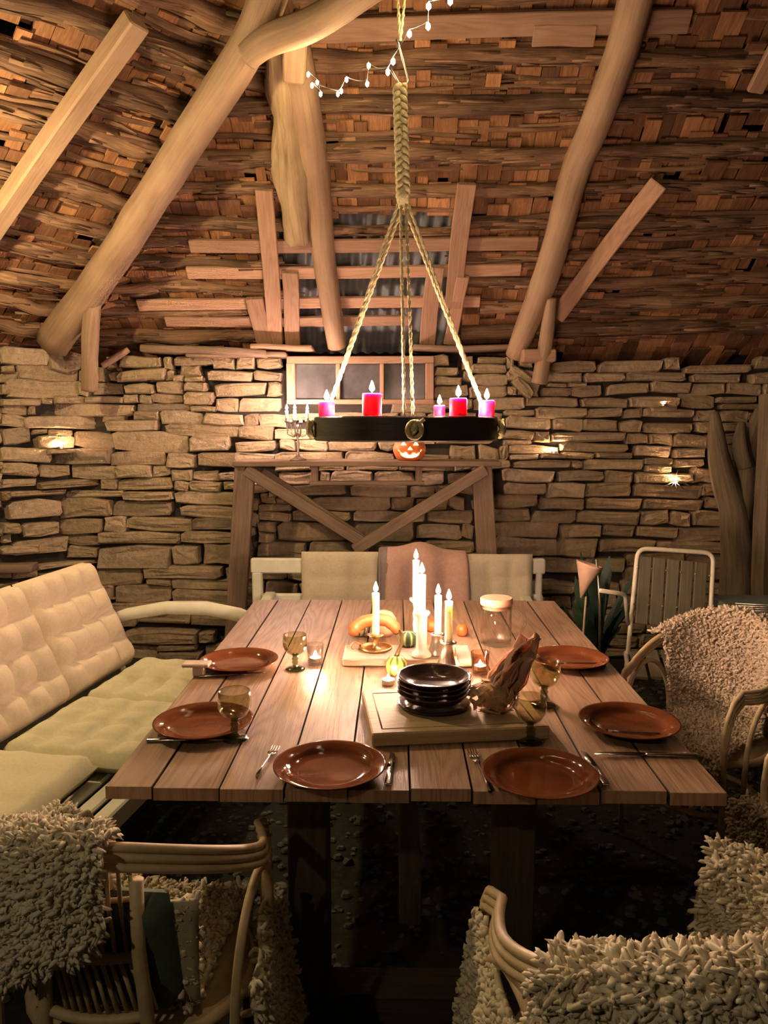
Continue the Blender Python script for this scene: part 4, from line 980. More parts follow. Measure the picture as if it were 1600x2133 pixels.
for k in range(4):
    a = Vector((x0 + .01 + k * .012, 3.42 + k * .045, .7195)); b = a + Vector((.36, -.04 - .015 * k, .0)); m = MB(); m.tube([a, b], .004, 6); o = m.build('metal_skewer', M['iron'], smooth=True)
    tag(o, ('nearest of the four', 'second nearest of the four', 'third nearest of the four', 'farthest of the four')[k] + ' bright metal skewers on the dark table at right edge', 'skewer', 'metal skewers at the right edge')

# ================================================================ HANGING RING
HC = PY(845, 893, 2.40); RR = .283
ch = empty('ring_chandelier', (HC.x, HC.y, HC.z - .035)); tag(ch, 'dark wooden ring chandelier hung on three double ropes above the table', 'chandelier')
RH = .072
m = MB(); m.lathe([(RR - .065, -RH/2), (RR - .004, -RH/2), (RR, -RH/2 + .004), (RR, RH/2 - .004), (RR - .004, RH/2), (RR - .065, RH/2), (RR - .069, RH/2 - .004), (RR - .069, -RH/2 + .004), (RR - .065, -RH/2)], HC, 64, close=False)
for i, f in enumerate(m.f):
    k = i % 64; j = i // 64; m.uv[i] = [(j * .02, k * .028), (j * .02, (k + 1) * .028), (j * .02 + .02, (k + 1) * .028), (j * .02 + .02, k * .028)]
m.build('ring', M['darkwood'], ch, auto=40)
TOP = PY(840, 412, 2.40); BT = PY(833, 178, 2.40)
def rope(a, b, r, name, par, twist=True):
    a = Vector(a); b = Vector(b); L = (b - a).length; n = max(8, int(L / .012)); m = MB()
    for s in (0, 1):
        t = (b - a).normalized(); x = t.cross(Vector((0, 1, .1))).normalized(); y = t.cross(x); P = []
        for i in range(n + 1):
            q = i / n; ph = q * L / .05 * 2 * PI + s * PI; P.append(a.lerp(b, q) + (x * math.cos(ph) + y * math.sin(ph)) * r * .5)
        m.tube(P, r * .62, 5, True)
    return m.build(name, M['rope'], par)
for ang_ in (-86, 191, -11):
    a_ = math.radians(ang_); rm = RR - .034; d = Vector((math.cos(a_), math.sin(a_), 0)); tn = Vector((-d.y, d.x, 0))
    for s in (-1, 1):
        b = HC + d * rm + tn * (.011 * s) + UPV * (RH / 2); 
        if ang_ == -86: b = HC + d * rm + Vector((-.012 + .012 * s, 0, RH / 2)) 
        rope(TOP + Vector((.008 * s, 0, 0)), b, .0055, 'rope', ch)
    m = MB(); kc = HC + d * (RR + .012); P = []
    for i in range(26):
        q = i / 25 * 2 * PI * 1.6; P.append(kc + tn * (.019 * math.cos(q)) + UPV * (.022 * math.sin(q) - .002) + d * (.006 * math.sin(2.3 * q)))
    m.tube(P, .0075, 6); m.tube([kc - UPV * .012 - tn * .006, kc + UPV * .002 + d * .006, kc + UPV * .014], [.007, .011, .007], 7); m.tube([kc + UPV * .012 + tn * .008, kc + UPV * .028 + tn * .026 + d * .004], .005, 6); m.build('rope_knot', M['rope'], ch)
m = MB()
for s in range(3):
    P = []
    for i in range(91):
        q = i / 90; ph = q * 2 * PI * 5 + s * 2 * PI / 3; c = TOP.lerp(BT, q); P.append(c + Vector((.0135 * math.sin(ph), .009 * math.sin(2 * ph), 0)))
    m.tube(P, .0092, 7)
m.build('braided_rope', M['rope'], ch)
m = MB(); m.tube([TOP + Vector((0, 0, -.03)), TOP, TOP + Vector((0, 0, .022))], [.016, .021, .016], 10, rough=.2); m.build('rope_binding', M['rope'], ch)
m = MB(); m.tube(bez([PY(812, 140, 2.38), PY(836, 182, 2.40), PY(852, 170, 2.42), PY(834, 105, 2.40), PY(826, 82, 2.40)], .012, 4), .0032, 6); m.build('steel_hook', M['iron'], ch)
for (xt) in (822, 856):
    rope(PY(834, 85, 2.40), PY(xt, -120, 2.42), .0048, 'rope', ch)
def flame(p, h, r, mat, par, name='flame'):
    m = MB(); m.lathe([(.0006, 0), (r * .9, h * .2), (r * .92, h * .42), (r * .42, h * .76), (.0005, h)], p, 7); return m.build(name, M[mat], par)
def candle(p, r, h, wax, fl, lab, fh=.03, fr=.0075, group=None, name='candle', cup=True):
    t = empty(name, p); p = Vector(p); m = MB()
    m.lathe([(r * .98, 0), (r, .004), (r, h - .003), (r * .93, h), (r * .6, h - .003), (.001, h - .004)], p, 20); wx = m.build('wax', M[wax], t, auto=50)
    m = MB(); m.tube([p + UPV * (h - .006), p + UPV * (h + .006)], .0012, 5); wk = m.build('wick', M['wick'], wx)
    flame(p + UPV * (h + .005), fh, fr, fl, wx); tag(t, lab, 'candle', group); return t
RT = HC.z + RH / 2
for (xpx, deg, r, h, lab) in ((685, 197, .024, .044, 'magenta pillar candle at the left end of the hanging ring'), (772, 247, .0275, .062, 'largest magenta pillar candle, at the front left of the hanging ring'),
        (920, 62, .019, .04, 'smallest magenta candle, at the back of the hanging ring'), (950, -54, .025, .05, 'magenta candle at the front right of the hanging ring'), (1015, -10, .024, .048, 'magenta candle at the right end of the hanging ring')):
    a_ = math.radians(deg); candle((HC.x + math.cos(a_) * (RR - .034), HC.y + math.sin(a_) * (RR - .034), RT + .001), r, h, 'magenta', 'flame_ring', lab, .03, .008, 'magenta candles on the ring')

# ---- fairy lights
sl = empty('string_lights', tuple(PY(645, 160, 3.66))); tag(sl, 'string of warm fairy lights running from the log rafter over the rope hook', 'string lights')
BP = [(642, 155, 3.45), (661, 172, 3.43), (668, 196, 3.41), (650, 178, 3.42), (704, 196, 3.45), (711, 190, 3.44), (722, 166, 3.35), (765, 175, 3.05), (768, 137, 3.0), (808, 150, 2.62), (819, 128, 2.52), (853, 71, 2.44), (892, 55, 2.36), (893, 13, 2.28), (938, 3, 2.2)]
BPT = [PY(*q_) for q_ in BP] + [Vector((.16 + .05 * math.sin(k), 2.0 - k * .27, 2.86 + .05 * math.sin(k * 2.1))) for k in range(4)]  # last bulbs are added out of view overhead to light the foreground
m = MB(); W_ = []
for a, b in zip(BPT[:-1], BPT[1:]):
    for k in range(5): q_ = k / 5; W_.append(a.lerp(b, q_) + Vector((0, 0, -.10 * (a - b).length * q_ * (1 - q_) + .014)))
m.tube(W_, .0016, 5); m.build('wire', M['blackwire'], sl)
bm_ = MB(); bm_.lathe([(.0006, -.011), (.0062, -.005), (.0062, .005), (.0006, .011)], (0, 0, 0), 6); bme = bm_.mesh('bulb', M['bulb'])
for p in BPT:
    o = bpy.data.objects.new('bulb', bme); COL.objects.link(o); o.parent = sl; o.location = p - Vector(sl.location)
# ---- unseen bulb lamps: one assumed at left, one added behind viewer as fill
def lamp(p, lab, mat):
    t = empty('added_lamp', p); p = Vector(p); m = MB()
    m.lathe([(.001, 0), (.02, .006), (.03, .028), (.026, .05), (.014, .072), (.012, .078)], p, 16); m.build('bulb', M[mat], t)
    m = MB(); m.lathe([(.014, .076), (.016, .08), (.016, .115), (.006, .12)], p, 12); so = m.build('socket', M['blackwire'], t)
    m = MB(); m.tube([p + UPV * .118, p + UPV * .5], .003, 6); m.build('cord', M['blackwire'], so); tag(t, lab, 'lamp')
lamp(PY(-190, 430, 3.0), 'assumed bare bulb lamp hanging beside the squared rafter, just left of view', 'lamp')  # unseen source, assumed from the bright glow on the rafter
lamp((-1.3, -.5, 2.5), 'added bare fill bulb behind the viewer on the left', 'added_fill')  # fill light added out of view to lift the foreground sheepskins

# ================================================================ ON THE SHELF AND IN THE WALL
# ---- candelabra
cp = PY(621, 958, 4.64); cp.z = SHZ
cb = empty('candelabra', cp); tag(cb, 'tall silver candelabra with curled arms on the left of the trestle shelf', 'candelabra')
m = MB(); m.lathe([(.05, 0), (.052, .006), (.03, .016), (.010, .03), (.007, .05), (.009, .10), (.006, .12), (.006, .19), (.012, .20), (.006, .215)], cp, 18); m.build('stem', M['pewter'], cb)
ctop = []
for k, (dx, dy, dz) in enumerate(((-.062, -.02, .235), (-.02, .03, .24), (.06, -.01, .235), (0.025, -.045, .225), (-.045, .05, .23))):
    a = cp + UPV * .17; e_ = cp + Vector((dx, dy, dz)); m = MB()
    m.tube([a, a + Vector((dx * .45, dy * .45, -.028)), a + Vector((dx * .9, dy * .9, -.012)), e_ + Vector((0, 0, -.02)), e_], .0042, 6); arm_ = m.build('arm', M['pewter'], cb)
    m = MB(); m.lathe([(.004, -.012), (.012, -.004), (.017, .004), (.012, .004), (.009, .018), (.007, .018)], e_, 12); m.build('candle_cup', M['pewter'], arm_); ctop.append(e_ + UPV * .018)
for k, lab in ((0, 'white candle burning at the left of the candelabra'), (1, 'white candle burning in the middle of the candelabra'), (2, 'white candle burning at the right of the candelabra')):
    candle(ctop[k], .0095, .045, 'wax', 'flame_cand', lab, .030, .0075, 'candelabra candles')
# ---- jack-o'-lantern
jp = PY(853, 960, 4.62); jp.z = SHZ
jl = empty('carved_pumpkin', jp); tag(jl, 'small glowing carved pumpkin on the shelf under the hanging ring', 'pumpkin')
jr = .102
def jsh(t, q): return 1 - .045 * abs(math.cos(t * 5)) 
prof = [(.02, .004), (.055, 0), (.085, .018), (jr, .055), (jr, .08), (.09, .112), (.06, .132), (.02, .128), (.004, .12)]
m = MB(); m.lathe(prof, jp, 40, wave=jsh); shell = m.build('shell', M['pumpkin'], jl)
m = MB(); m.tube([jp + UPV * .12, jp + UPV * .15 + Vector((.006, 0, 0)), jp + UPV * .168 + Vector((.02, 0, 0))], [.014, .011, .012], 8); m.build('stem', M['stem'], shell)
def jface(pts):
    """cut-out of the face following the round shell"""
    vs = []; vb = []
    for (x, z) in pts:
        zz = z; r = np.interp(zz, [0, .018, .055, .08, .112, .132], [.055, .085, jr, jr, .09, .06]); y = -math.sqrt(max(r * r - x * x, 1e-5)) * 1.0 - .002
        vs.append(jp + Vector((x, y, zz))); vb.append(jp + Vector((x, y + .014, zz)))
    n = len(pts); return MB().add(vs + vb, [tuple(range(n))] + [(i, (i+1) % n, n + (i+1) % n, n + i) for i in range(n)])
jface([(-.012, .068), (.016, .068), (.002, .088)]).build('nose', M['glow'], shell, smooth=False)
for s in (-1, 1): jface([(s * .052, .095), (s * .020, .095), (s * .036, .118)]).build('eye', M['glow'], shell, smooth=False)
top = [(-.068, .068), (-.05, .05), (-.036, .046), (-.028, .054), (-.016, .05), (-.010, .038), (.010, .036), (.016, .048), (.03, .050), (.036, .04), (.052, .048), (.070, .068)]
bot = [(.058, .040), (.04, .026), (.016, .020), (-.016, .020), (-.04, .028), (-.056, .040)]
strip = [(a, min(bot, key=lambda q_: abs(q_[0] - a[0]))) for a in top]
for a, b in zip(top[:-1], top[1:]):
    lowz = lambda x: np.interp(x, [-.068, -.056, -.04, -.016, .016, .04, .058, .070], [.066, .040, .028, .020, .020, .026, .040, .066])
    jface([a, (a[0], lowz(a[0])), (b[0], lowz(b[0])), b]).build('mouth_piece', M['glow'], shell, smooth=False)
# ---- tealights tucked on ledges of the stone wall
def tealight(p, lab, par=None, r=.019, fl='flame_tea', fh=.018, fr=.006, holder=None):
    t = empty('tealight', p); p = Vector(p); m = MB()
    m.lathe([(r, 0), (r, .015), (r * .96, .015), (r * .96, .004)], p, 18); m.build('cup', M['iron'], t, auto=40)
    m = MB(); m.lathe([(r * .94, .003), (r * .94, .0125), (.001, .0125)], p, 18); wx = m.build('wax', M['wax'], t, auto=40)
    flame(p + UPV * .0135, fh, fr, fl, wx); tag(t, lab, 'candle', 'tealights'); return t
def ledge(px, py, Y, lab):
    p = PY(px, py, Y); pa, wa = wall_point(px, py)
    # a flat stone that carries the light
    m = make_stone(0, 0, .16, .03, .10 if wa == 0 else .10, back=.06); me = m.mesh('ledge_stone', M['stone'], False); o = bpy.data.objects.new('stone', me); COL.objects.link(o); par = wall_back if wa == 0 else wall_left
    o.parent = par; o.location = pa - par.location; o.rotation_euler = (0, 0, SROT[wa]); n_ = Vector((0, -1, 0)) if wa == 0 else NL_
    tealight(pa + n_ * .068 + UPV * .017, lab)
ledge(118, 940, 4.9, 'tealight glowing low on the left stretch of stone wall'); ledge(1375, 852, 4.9, 'tealight on a ledge high on the right stone wall'); ledge(1150, 949, 4.9, 'tealight on a ledge right of the trestle shelf')
sp = PY(1405, 1003, 4.9)
st = empty('wire_star_holder', sp); tag(st, 'spiky bright wire candle ornament hooked on the right stone wall', 'ornament')
for k in range(9):
    a = k * 2 * PI / 9; d = Vector((math.cos(a), -.25 - .2 * (k % 2), math.sin(a))); m = MB(); m.tube([sp, sp + d * (.035 + .02 * (k % 3))], .0035, 5); m.build('spike', M['iron'], st)
m = MB(); m.tube([sp, sp + Vector((.06, -.0, -.008)), sp + Vector((.11, .04, -.03))], .006, 6); m.build('hook', M['iron'], st)
flame(sp + Vector((0, -.02, .012)), .018, .006, 'flame_tea', st)

# ================================================================ ON THE TABLE
def at(x, y, z=TZ): return PZ(x, y, z)
# ---- plates
def plate_mesh(R=.13):
    m = MB(); m.lathe([(.001, .006), (R * .55, .006), (R * .70, .008), (R * .745, .013), (R * .80, .0195), (R * .97, .0235), (R, .0245), (R, .0225), (R * .80, .0165), (R * .70, .002), (R * .62, 0), (.001, .001)], (0, 0, 0), 56); return m.mesh('plate', M['plate'])
pme = plate_mesh()
PL = [(687, 1595, 'glossy brown plate at the near table end, left setting'), (1125, 1612, 'glossy brown plate at the near table end, right setting'), (424, 1503, 'brown plate on the left table side, behind the empty goblet'),
      (498, 1376, 'brown plate at the far left of the table'), (1310, 1503, 'brown plate on the right table side, nearer the viewer'), (1186, 1371, 'brown plate at the far right of the table')]
for x, y, lab in PL:
    o = bpy.data.objects.new('dinner_plate', pme); COL.objects.link(o); p = at(x, y, TZ + .02); o.location = (p.x, p.y, TZ + .0025); tag(o, lab, 'plate', 'brown dinner plates')
# ---- cutlery
def knife_mesh():
    m = MB(); m.board((0, 0, .004), (0, .10, .004), .018, .007, (1, 0, 0), .002, w1=.013)
    m.add([(-.008, .10, .005), (.008, .10, .005), (.0095, .15, .005), (.006, .19, .0045), (-.006, .205, .004), (-.007, .15, .005), (-.008, .10, .003), (.008, .10, .003), (.0095, .15, .003), (.006, .19, .003), (-.006, .205, .003), (-.007, .15, .003)],
          [(0, 1, 2, 3, 4, 5), (11, 10, 9, 8, 7, 6)] + [(i, 6 + i, 6 + (i+1) % 6, (i+1) % 6) for i in range(6)]); return m
def fork_mesh():
    m = MB(); m.tube([(0, 0, .004), (0, .05, .005), (0, .12, .006), (0, .135, .006)], [.007, .0055, .0035, .004], 8, flat=.45)
    m.board((0, .132, .006), (0, .155, .006), .010, .003, (1, 0, 0), .001, w1=.024)
    for k in range(4): m.tube([(-.0095 + k * .0063, .153, .006), (-.0095 + k * .0063, .175, .004), (-.0095 + k * .0063, .198, .008)], [.0022, .002, .0012], 6)
    return m
def spoon_mesh():
    m = MB(); m.tube([(0, 0, .004), (0, .05, .005), (0, .12, .006), (0, .14, .005)], [.007, .0055, .0035, .005], 8, flat=.45)
    m.lathe([(.001, .0025), (.012, .003), (.019, .0065), (.018, .008), (.011, .0045), (.001, .004)], (0, .165, 0), 18); 
    return m
CUT = {'table_knife': knife_mesh().mesh('knife', M['steel']), 'fork': fork_mesh().mesh('fork', M['steel']), 'spoon': spoon_mesh().mesh('spoon', M['steel'])}
def cutlery(kind, x0, y0, x1, y1, lab, cat):
    a = at(x0, y0); b = at(x1, y1); d = b - a; o = bpy.data.objects.new(kind, CUT[kind]); COL.objects.link(o)
    o.location = (a.x, a.y, TZ + .0022); o.rotation_euler = (0, 0, math.atan2(-d.x, d.y)); tag(o, lab, cat, 'table cutlery')
    s = d.length / .2; o.scale = (1, max(.8, min(1.25, s)), 1)
cutlery('fork', 535, 1622, 571, 1568, 'steel fork left of the near left plate', 'fork')
cutlery('table_knife', 808, 1640, 818, 1572, 'steel knife right of the near left plate', 'knife')
cutlery('fork', 1020, 1652, 982, 1568, 'steel fork left of the near right plate', 'fork')
cutlery('table_knife', 1262, 1640, 1215, 1570, 'steel knife half under the near right plate rim', 'knife')
cutlery('table_knife', 306, 1546, 520, 1542, 'steel knife in front of the left side plate', 'knife')
cutlery('table_knife', 415, 1412, 560, 1404, 'steel knife in front of the far left plate', 'knife')
cutlery('table_knife', 1452, 1578, 1240, 1574, 'dark long knife in front of the right side plate', 'knife')
cutlery('fork', 1262, 1388, 1130, 1386, 'steel fork in front of the far right plate', 'fork')
cutlery('fork', 1375, 1537, 1235, 1527, 'steel fork half under the right side plate', 'fork')
# ---- small pale block at the left table edge
p = at(415, 1408); nb = empty('napkin_block', p); tag(nb, 'small pale wooden holder at the left table edge by the far plate', 'holder')
m = MB(); m.box((p.x, p.y, TZ + .017), (.035, .03, .03), bev=.003); m.build('foot', M['flint'], nb, smooth=False)
m = MB(); m.box((p.x - .008, p.y + .005, TZ + .038), (.085, .05, .011), bev=.003); m.build('plate', M['flint'], nb, smooth=False)
# ---- goblets
def goblet():
    t = empty('goblet', (0, 0, 0)); m = MB()
    m.lathe([(.004, .048), (.016, .050), (.030, .060), (.039, .078), (.0405, .095), (.037, .118), (.0355, .118), (.0388, .095), (.0372, .079), (.0285, .063), (.015, .0535), (.001, .0525)], n=32); m.build('bowl', M['greenglass'], t, local=True)
    m = MB(); m.lathe([(.001, 0), (.032, 0), (.033, .003), (.020, .007), (.009, .011), (.0085, .018), (.011, .024), (.0085, .030), (.011, .036), (.008, .042), (.012, .049), (.001, .0495)], n=28); m.build('stem_and_foot', M['greenstem'], t, local=True)
    return t
G0 = None
for x, y, s, lab in ((615, 1395, 1.0, 'smoky green goblet beside the frosted votive glass'), (490, 1540, 1.08, 'smoky green goblet in front of the left side plate'), (1133, 1470, 1.12, 'smoky green goblet right of the paper bouquet'), (1104, 1545, 1.0, 'smoky green goblet at the right front corner of the cutting board')):
    if G0 is None: G0 = o = goblet()
    else: o = copy_tree(G0)
    p = at(x, y); o.location = (p.x, p.y, TZ + .0022); o.scale = (s, s, s); tag(o, lab, 'goblet', 'green goblets')
# ---- boards
def slab(name, c, L, Wd, th, rz, mat, lab, groove=0.0, par=None):
    t = empty(name, c); R = Matrix.Rotation(rz, 3, 'Z'); c = Vector(c); m = MB()
    m.board(c + R @ Vector((-L/2, 0, th/2)), c + R @ Vector((L/2, 0, th/2)), Wd, th, R @ Vector((0, 1, 0)), .004); bo_ = m.build('board', M[mat], t, smooth=False)
    if groove:
        gx, gy = L/2 - groove, Wd/2 - groove
        for (a, b) in (((-gx, -gy), (gx, -gy)), ((gx, -gy), (gx, gy)), ((gx, gy), (-gx, gy)), ((-gx, gy), (-gx, -gy))):
            m = MB(); m.tube([c + R @ Vector((*a, th - .001)), c + R @ Vector((*b, th - .001))], .0024, 6); m.build('groove', M['oldwood'], bo_)
    tag(t, lab, 'board'); return t
BZ = .036
A_, B_, C_ = at(750, 1440, TZ + BZ), at(780, 1530, TZ + BZ), at(1150, 1514, TZ + BZ)
cc = (A_ + C_) / 2; rz = math.atan2(C_.y - B_.y, C_.x - B_.x)
slab('cutting_board', (cc.x, cc.y, TZ + .0022), (C_ - B_).length, (A_ - B_).length, BZ, rz, 'block', 'thick light wooden cutting board under the stacked dark bowls', .028)
BZ2 = .026
D_, E_ = at(713, 1374, TZ + BZ2), at(985, 1374, TZ + BZ2); dep = .17
slab('serving_board', ((D_.x + E_.x) / 2, D_.y + dep / 2, TZ + .0022), E_.x - D_.x, dep, BZ2, 0.0, 'slab', 'pale wooden slab carrying the candlesticks and gourds')
S2 = TZ + BZ2 + .0035; S1 = TZ + BZ + .0035
# ---- stacked bowls
bp = at(903, 1468, S1)
def bowl_mesh(R=.102):
    m = MB(); m.lathe([(.001, .004), (R * .5, .006), (R * .80, .018), (R * .96, .036), (R * 1.0, .040), (R * .985, .041), (R * .93, .037), (R * .77, .021), (R * .48, .010), (.001, .0085)], n=44); return m.mesh('bowl', M['bowl'])
bme2 = bowl_mesh()
m = MB(); m.lathe([(.001, .003), (.07, .003), (.098, .010), (.10, .0115), (.098, .013), (.07, .0065), (.001, .006)], n=44); sme = m.mesh('saucer', M['bowl'])
o = bpy.data.objects.new('saucer', sme); COL.objects.link(o); o.location = (bp.x, bp.y, S1 - .002); tag(o, 'dark glazed saucer under the stack of bowls', 'saucer')
for k, lab in enumerate(('lowest dark glazed bowl of the stack', 'second dark glazed bowl from the bottom of the stack', 'third dark glazed bowl from the bottom of the stack', 'topmost dark glazed bowl of the stack')):
    o = bpy.data.objects.new('bowl', bme2); COL.objects.link(o); o.location = (bp.x, bp.y, S1 + .0045 + k * .0135); o.rotation_euler = (0, 0, k); tag(o, lab, 'bowl', 'stacked dark bowls')
# ---- candlesticks with candles
def stick(name, px, py, prof, mat, lab, z=S2, wave=None, extra=None, Yoff=0.0):
    p = at(px, py, z); p.y += Yoff; p.x += Yoff * p.x / p.y
    t = empty(name, p); m = MB(); m.lathe(prof, p, 32, wave=wave); m.build('body', M[mat], t); tag(t, lab, 'candlestick'); return t, p
t, p = stick('candlestick', 783, 1352, [(.05, 0), (.056, .004), (.056, .010), (.050, .010), (.046, .005), (.014, .006), (.010, .012), (.009, .035), (.016, .046), (.03, .050), (.03, .052), (.0135, .052), (.0135, .044)], 'brass', 'low brass chamber candlestick at the left of the serving board')
m = MB(); m.tube([p + Vector((-.054, 0, .006)) + Vector((-.016 + .016 * math.cos(k * PI / 6), 0, .014 * math.sin(k * PI / 6) + .004)) for k in range(13)], .003, 6); m.build('finger_loop', M['brass'], t)
candle(p + UPV * .0455, .0125, .152, 'wax', 'flame', 'white taper candle in the low brass holder', .034, .0085, 'table candles')
t, p = stick('candlestick', 878, 1366, [(.034, 0), (.036, .005), (.030, .014), (.024, .02), (.019, .026), (.0185, .08), (.019, .135), (.027, .143), (.0285, .148), (.026, .152), (.014, .152), (.0135, .140)], 'porcelain', 'tall white porcelain candlestick in the middle of the table')
candle(p + UPV * .1415, .0125, .135, 'wax', 'flame', 'tall white candle in the porcelain candlestick', .036, .009, 'table candles')
t, p = stick('candlestick', 866, 1352, [(.028, 0), (.030, .005), (.018, .015), (.010, .024), (.012, .05), (.009, .07), (.012, .09), (.009, .11), (.012, .13), (.024, .142), (.025, .150), (.014, .150), (.0135, .138)], 'porcelain', 'turned candlestick just behind the tall porcelain one', z=TZ + .0022, Yoff=.16, wave=lambda a, q: 1 + .05 * math.cos(6 * a + q * 12))
candle(p + UPV * .1395, .0125, .155, 'wax', 'flame', 'tallest white candle, just behind the porcelain candlestick', .036, .009, 'table candles')
fl = lambda a, q: 1 + .05 * math.cos(14 * a) * (1 - q)
t, p = stick('candlestick', 934, 1385, [(.036, 0), (.037, .004), (.031, .02), (.024, .045), (.021, .066), (.026, .072), (.027, .076), (.0135, .077), (.0132, .066)], 'pewter', 'fluted bell-shaped pewter candlestick at the right of the serving board', wave=fl)
candle(p + UPV * .0675, .0125, .142, 'wax', 'flame', 'white candle in the nearer fluted pewter holder', .034, .0085, 'table candles')
t, p = stick('candlestick', 912, 1362, [(.033, 0), (.034, .004), (.029, .02), (.022, .042), (.019, .06), (.024, .066), (.025, .070), (.0135, .071), (.0132, .060)], 'pewter', 'fluted pewter candlestick behind the bell-shaped one', wave=fl)
candle(p + UPV * .0615, .0120, .140, 'wax', 'flame', 'white candle in the farther fluted pewter holder', .034, .0085, 'table candles')
# ---- gourds and pumpkins
def ribs(n, d): return lambda a, q: 1 - d * (1 - abs(math.cos(n * a / 2))) 
def gourd(px, py, r, h, mat, lab, n=9, d=.10, stem=None, z=TZ + .0022, sx=None, Yoff=0.0):
    p = at(px, py, z); p.y += Yoff; p.x += Yoff * p.x / p.y; t = empty('gourd', p); m = MB()
    m.lathe([(r * .25, h * .04), (r * .6, 0), (r * .92, h * .2), (r, h * .45), (r * .93, h * .7), (r * .65, h * .92), (r * .3, h), (r * .05, h * .95)], p, 36, wave=ribs(n, d)); fl_ = m.build('flesh', M[mat], t)
    if stem:
        m = MB(); P = [p + UPV * (h * .94) + Vector(q_) for q_ in stem]; m.tube(P, [.009] + [.006] * (len(P) - 2) + [.0045], 7, rough=.15); m.build('stem', M['stem'], fl_)
    tag(t, lab, 'gourd', 'gourds on the table'); return p
gourd(826, 1404, .037, .062, 'stripe', 'green and orange striped squash with a long curved stem', stem=[(0, 0, 0), (.006, 0, .02), (.018, 0, .045), (.016, 0, .075), (.010, 0, .088)])
gourd(850, 1350, .036, .052, 'stripe2', 'dark green striped gourd behind the striped squash', z=S2, Yoff=.03)
gourd(800, 1330, .050, .095, 'peach', 'smooth pinkish round gourd behind the brass candlestick', d=.03, Yoff=.05)
gourd(748, 1330, .036, .058, 'stripe3', 'white and green striped gourd at the far left of the centrepiece', Yoff=.05)
gourd(962, 1330, .024, .045, 'orange', 'small orange gourd right of the candles', d=.05, Yoff=.04)
gourd(902, 1328, .034, .050, 'pumpkin', 'small red-orange pumpkin behind the pewter candlesticks', Yoff=.09)
p = at(782, 1345, S2); p.y += .10
P = [p + Vector(q_) for q_ in ((-.085, -.03, .022), (-.075, -.012, .042), (-.045, 0, .060), (0, .005, .068), (.04, 0, .064), (.068, -.012, .045), (.076, -.03, .024))]
PP_ = []
for i in range(len(P) - 1):
    for k in range(4): PP_.append(P[i].lerp(P[i+1], k / 4))
PP_.append(P[-1]); nP = len(PP_)
m = MB(); m.tube(PP_, [.019 * min(1, .45 + i * .2, .45 + (nP - 1 - i) * .2) + (.006 * (1 - i / nP)) for i in range(nP)], 14, rough=.05); o = m.build('crookneck_gourd', M['orange']); tag(o, 'arched orange crookneck gourd over the brass candlestick', 'gourd', 'gourds on the table')
# ---- small lights on the table
tealight(at(809, 1424, TZ + .0022), 'tealight on the table in front of the striped squash', r=.02)
def votive(px, py, r, h, mat, lab):
    p = at(px, py, TZ + .0022); t = empty('votive_glass', p); m = MB()
    m.lathe([(.001, 0), (r * .82, 0), (r * .9, .004), (r, h), (r * .93, h), (r * .84, .008), (.001, .007)], p, 28); m.build('glass', M[mat], t); tag(t, lab, 'votive'); return p
p = votive(657, 1383, .029, .07, 'clear', 'clear votive glass with a lit tealight beside the goblet'); tealight(p + UPV * .0085, 'tealight burning inside the clear votive glass', r=.0195, fh=.024, fr=.008)
p = votive(1000, 1400, .031, .068, 'amber', 'amber votive glass left of the paper bouquet'); tealight(p + UPV * .0085, 'tealight burning inside the amber votive glass', r=.0195)
# ---- carafe
p = at(1033, 1340, TZ + .0022); cf = empty('carafe', p); tag(cf, 'glass carafe with a wooden lid and loop handle', 'carafe')
m = MB(); m.lathe([(.001, 0), (.052, 0), (.056, .004), (.057, .05), (.056, .13), (.055, .145), (.0535, .145), (.0545, .13), (.0555, .05), (.0545, .008), (.05, .005), (.001, .005)], p, 40); gb_ = m.build('glass_body', M['clear'], cf)
m = MB(); m.lathe([(.051, .132), (.0515, .146), (.058, .147), (.059, .150), (.059, .168), (.056, .172), (.001, .172)], p, 40); m.build('lid', M['lid'], cf, auto=40)
m = MB(); m.tube([p + Vector((.055, -.01, .135)), p + Vector((.075, -.014, .138)), p + Vector((.098, -.018, .115)), p + Vector((.103, -.02, .08)), p + Vector((.088, -.017, .045)), p + Vector((.058, -.01, .032))], .006, 10); m.build('handle', M['clear'], gb_)
m = MB(); m.lathe([(.001, .0062), (.0540, .0085), (.0548, .04), (.001, .04)], p, 32); 
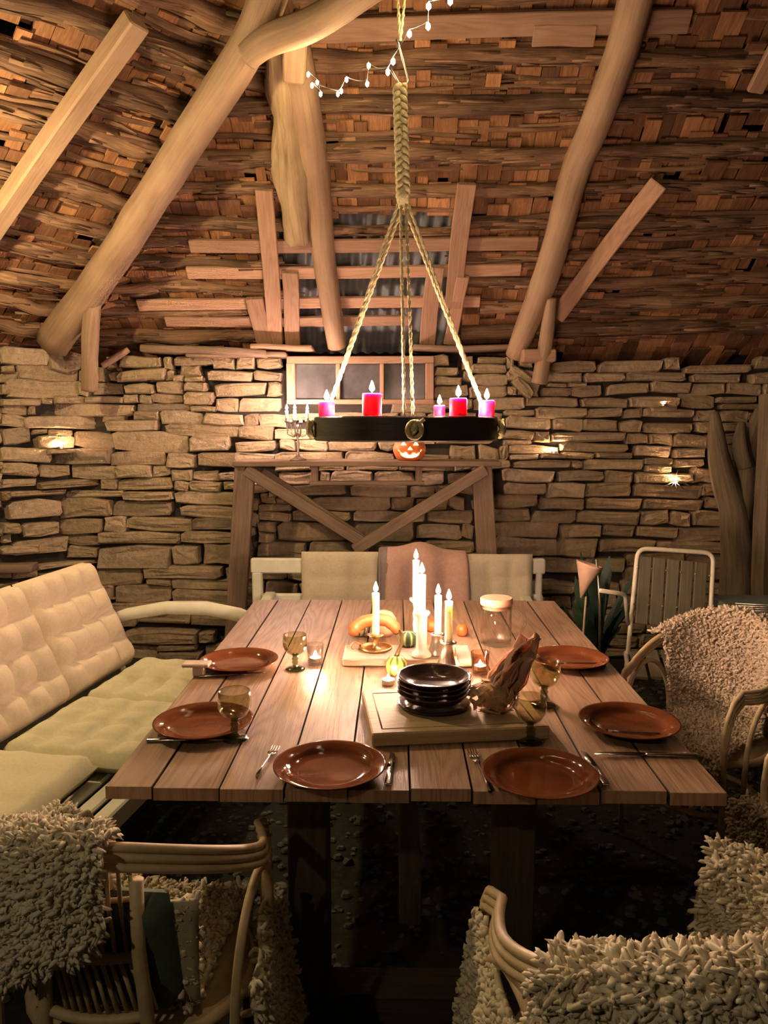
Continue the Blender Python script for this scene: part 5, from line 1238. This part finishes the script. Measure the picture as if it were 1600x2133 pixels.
# ---- wrapped bouquet lying on the cutting board
hb = at(1030, 1480, S1); hq = empty('paper_bouquet', hb); tag(hq, 'bunch of dried leaves in pale pink papery husks on the cutting board', 'bouquet')
rq = random.Random(4); hc = hb + Vector((0, 0, .044)); ax = Vector((.58, .26, .72)).normalized()
for k in range(9):
    a = k * 2 * PI / 9; sd_ = ax.cross(Vector((0, 0, 1))).normalized(); s3 = ax.cross(sd_); d0 = (sd_ * math.cos(a) + s3 * math.sin(a)); d1 = ax.cross(d0)
    def sheet_(u, v, a=a, d0=d0, d1=d1):
        L = .165 * v * (1 - .22 * math.sin(a * 2.7 + 1)); w_ = .042 * math.sin(PI * (.16 + .83 * v)) ** .8 
        q_ = hc + ax * L + d0 * (.022 + .018 * v - .03 * v * v * (a % 2) + .010 * math.sin(u * 8 + a * 3 + v * 4) * v + .014 * wob(u * 4, v * 5, a * 3) - .02 * (u - .5) ** 2) + d1 * ((u - .5) * 2 * w_)
        q_.z = max(q_.z, S1 + .002 + .004 * u); return q_
    m = MB(); m.grid(sheet_, 12, 10, .0012); m.build('husk_leaf', M['paper'], hq)
for k in range(110):
    dv = Vector((rq.gauss(0, 1), rq.gauss(0, 1), rq.gauss(0, .8))).normalized(); c = hc + Vector((dv.x * .055, dv.y * .048, dv.z * .040)) - ax * .006
    if c.z < S1 + .003: c.z = S1 + .003
    t1 = dv.cross(Vector((rq.random(), rq.random(), rq.random()))).normalized(); t2 = dv.cross(t1); ln, w_ = rq.uniform(.022, .045), rq.uniform(.009, .02); m = MB()
    vs = [c - t1 * ln * .5, c + t2 * w_ * .5 + dv * .006, c + t1 * ln * .5 + dv * .012, c - t2 * w_ * .5 + dv * .006]
    vs = [Vector((q_.x, q_.y, max(q_.z, S1 + .002))) for q_ in vs]; m.add(vs + [q_ - dv * .0015 for q_ in vs], [(0, 1, 2, 3), (7, 6, 5, 4), (0, 4, 5, 1), (1, 5, 6, 2), (2, 6, 7, 3), (3, 7, 4, 0)]); m.build('dried_leaf', M['dryleaf'] if k % 3 else M['husk'], hq, smooth=False)
m = MB(); m.lathe([(.004, -.038), (.034, -.028), (.048, 0), (.040, .025), (.006, .04)], hc, 16); m.build('core', M['dryleaf'], hq)
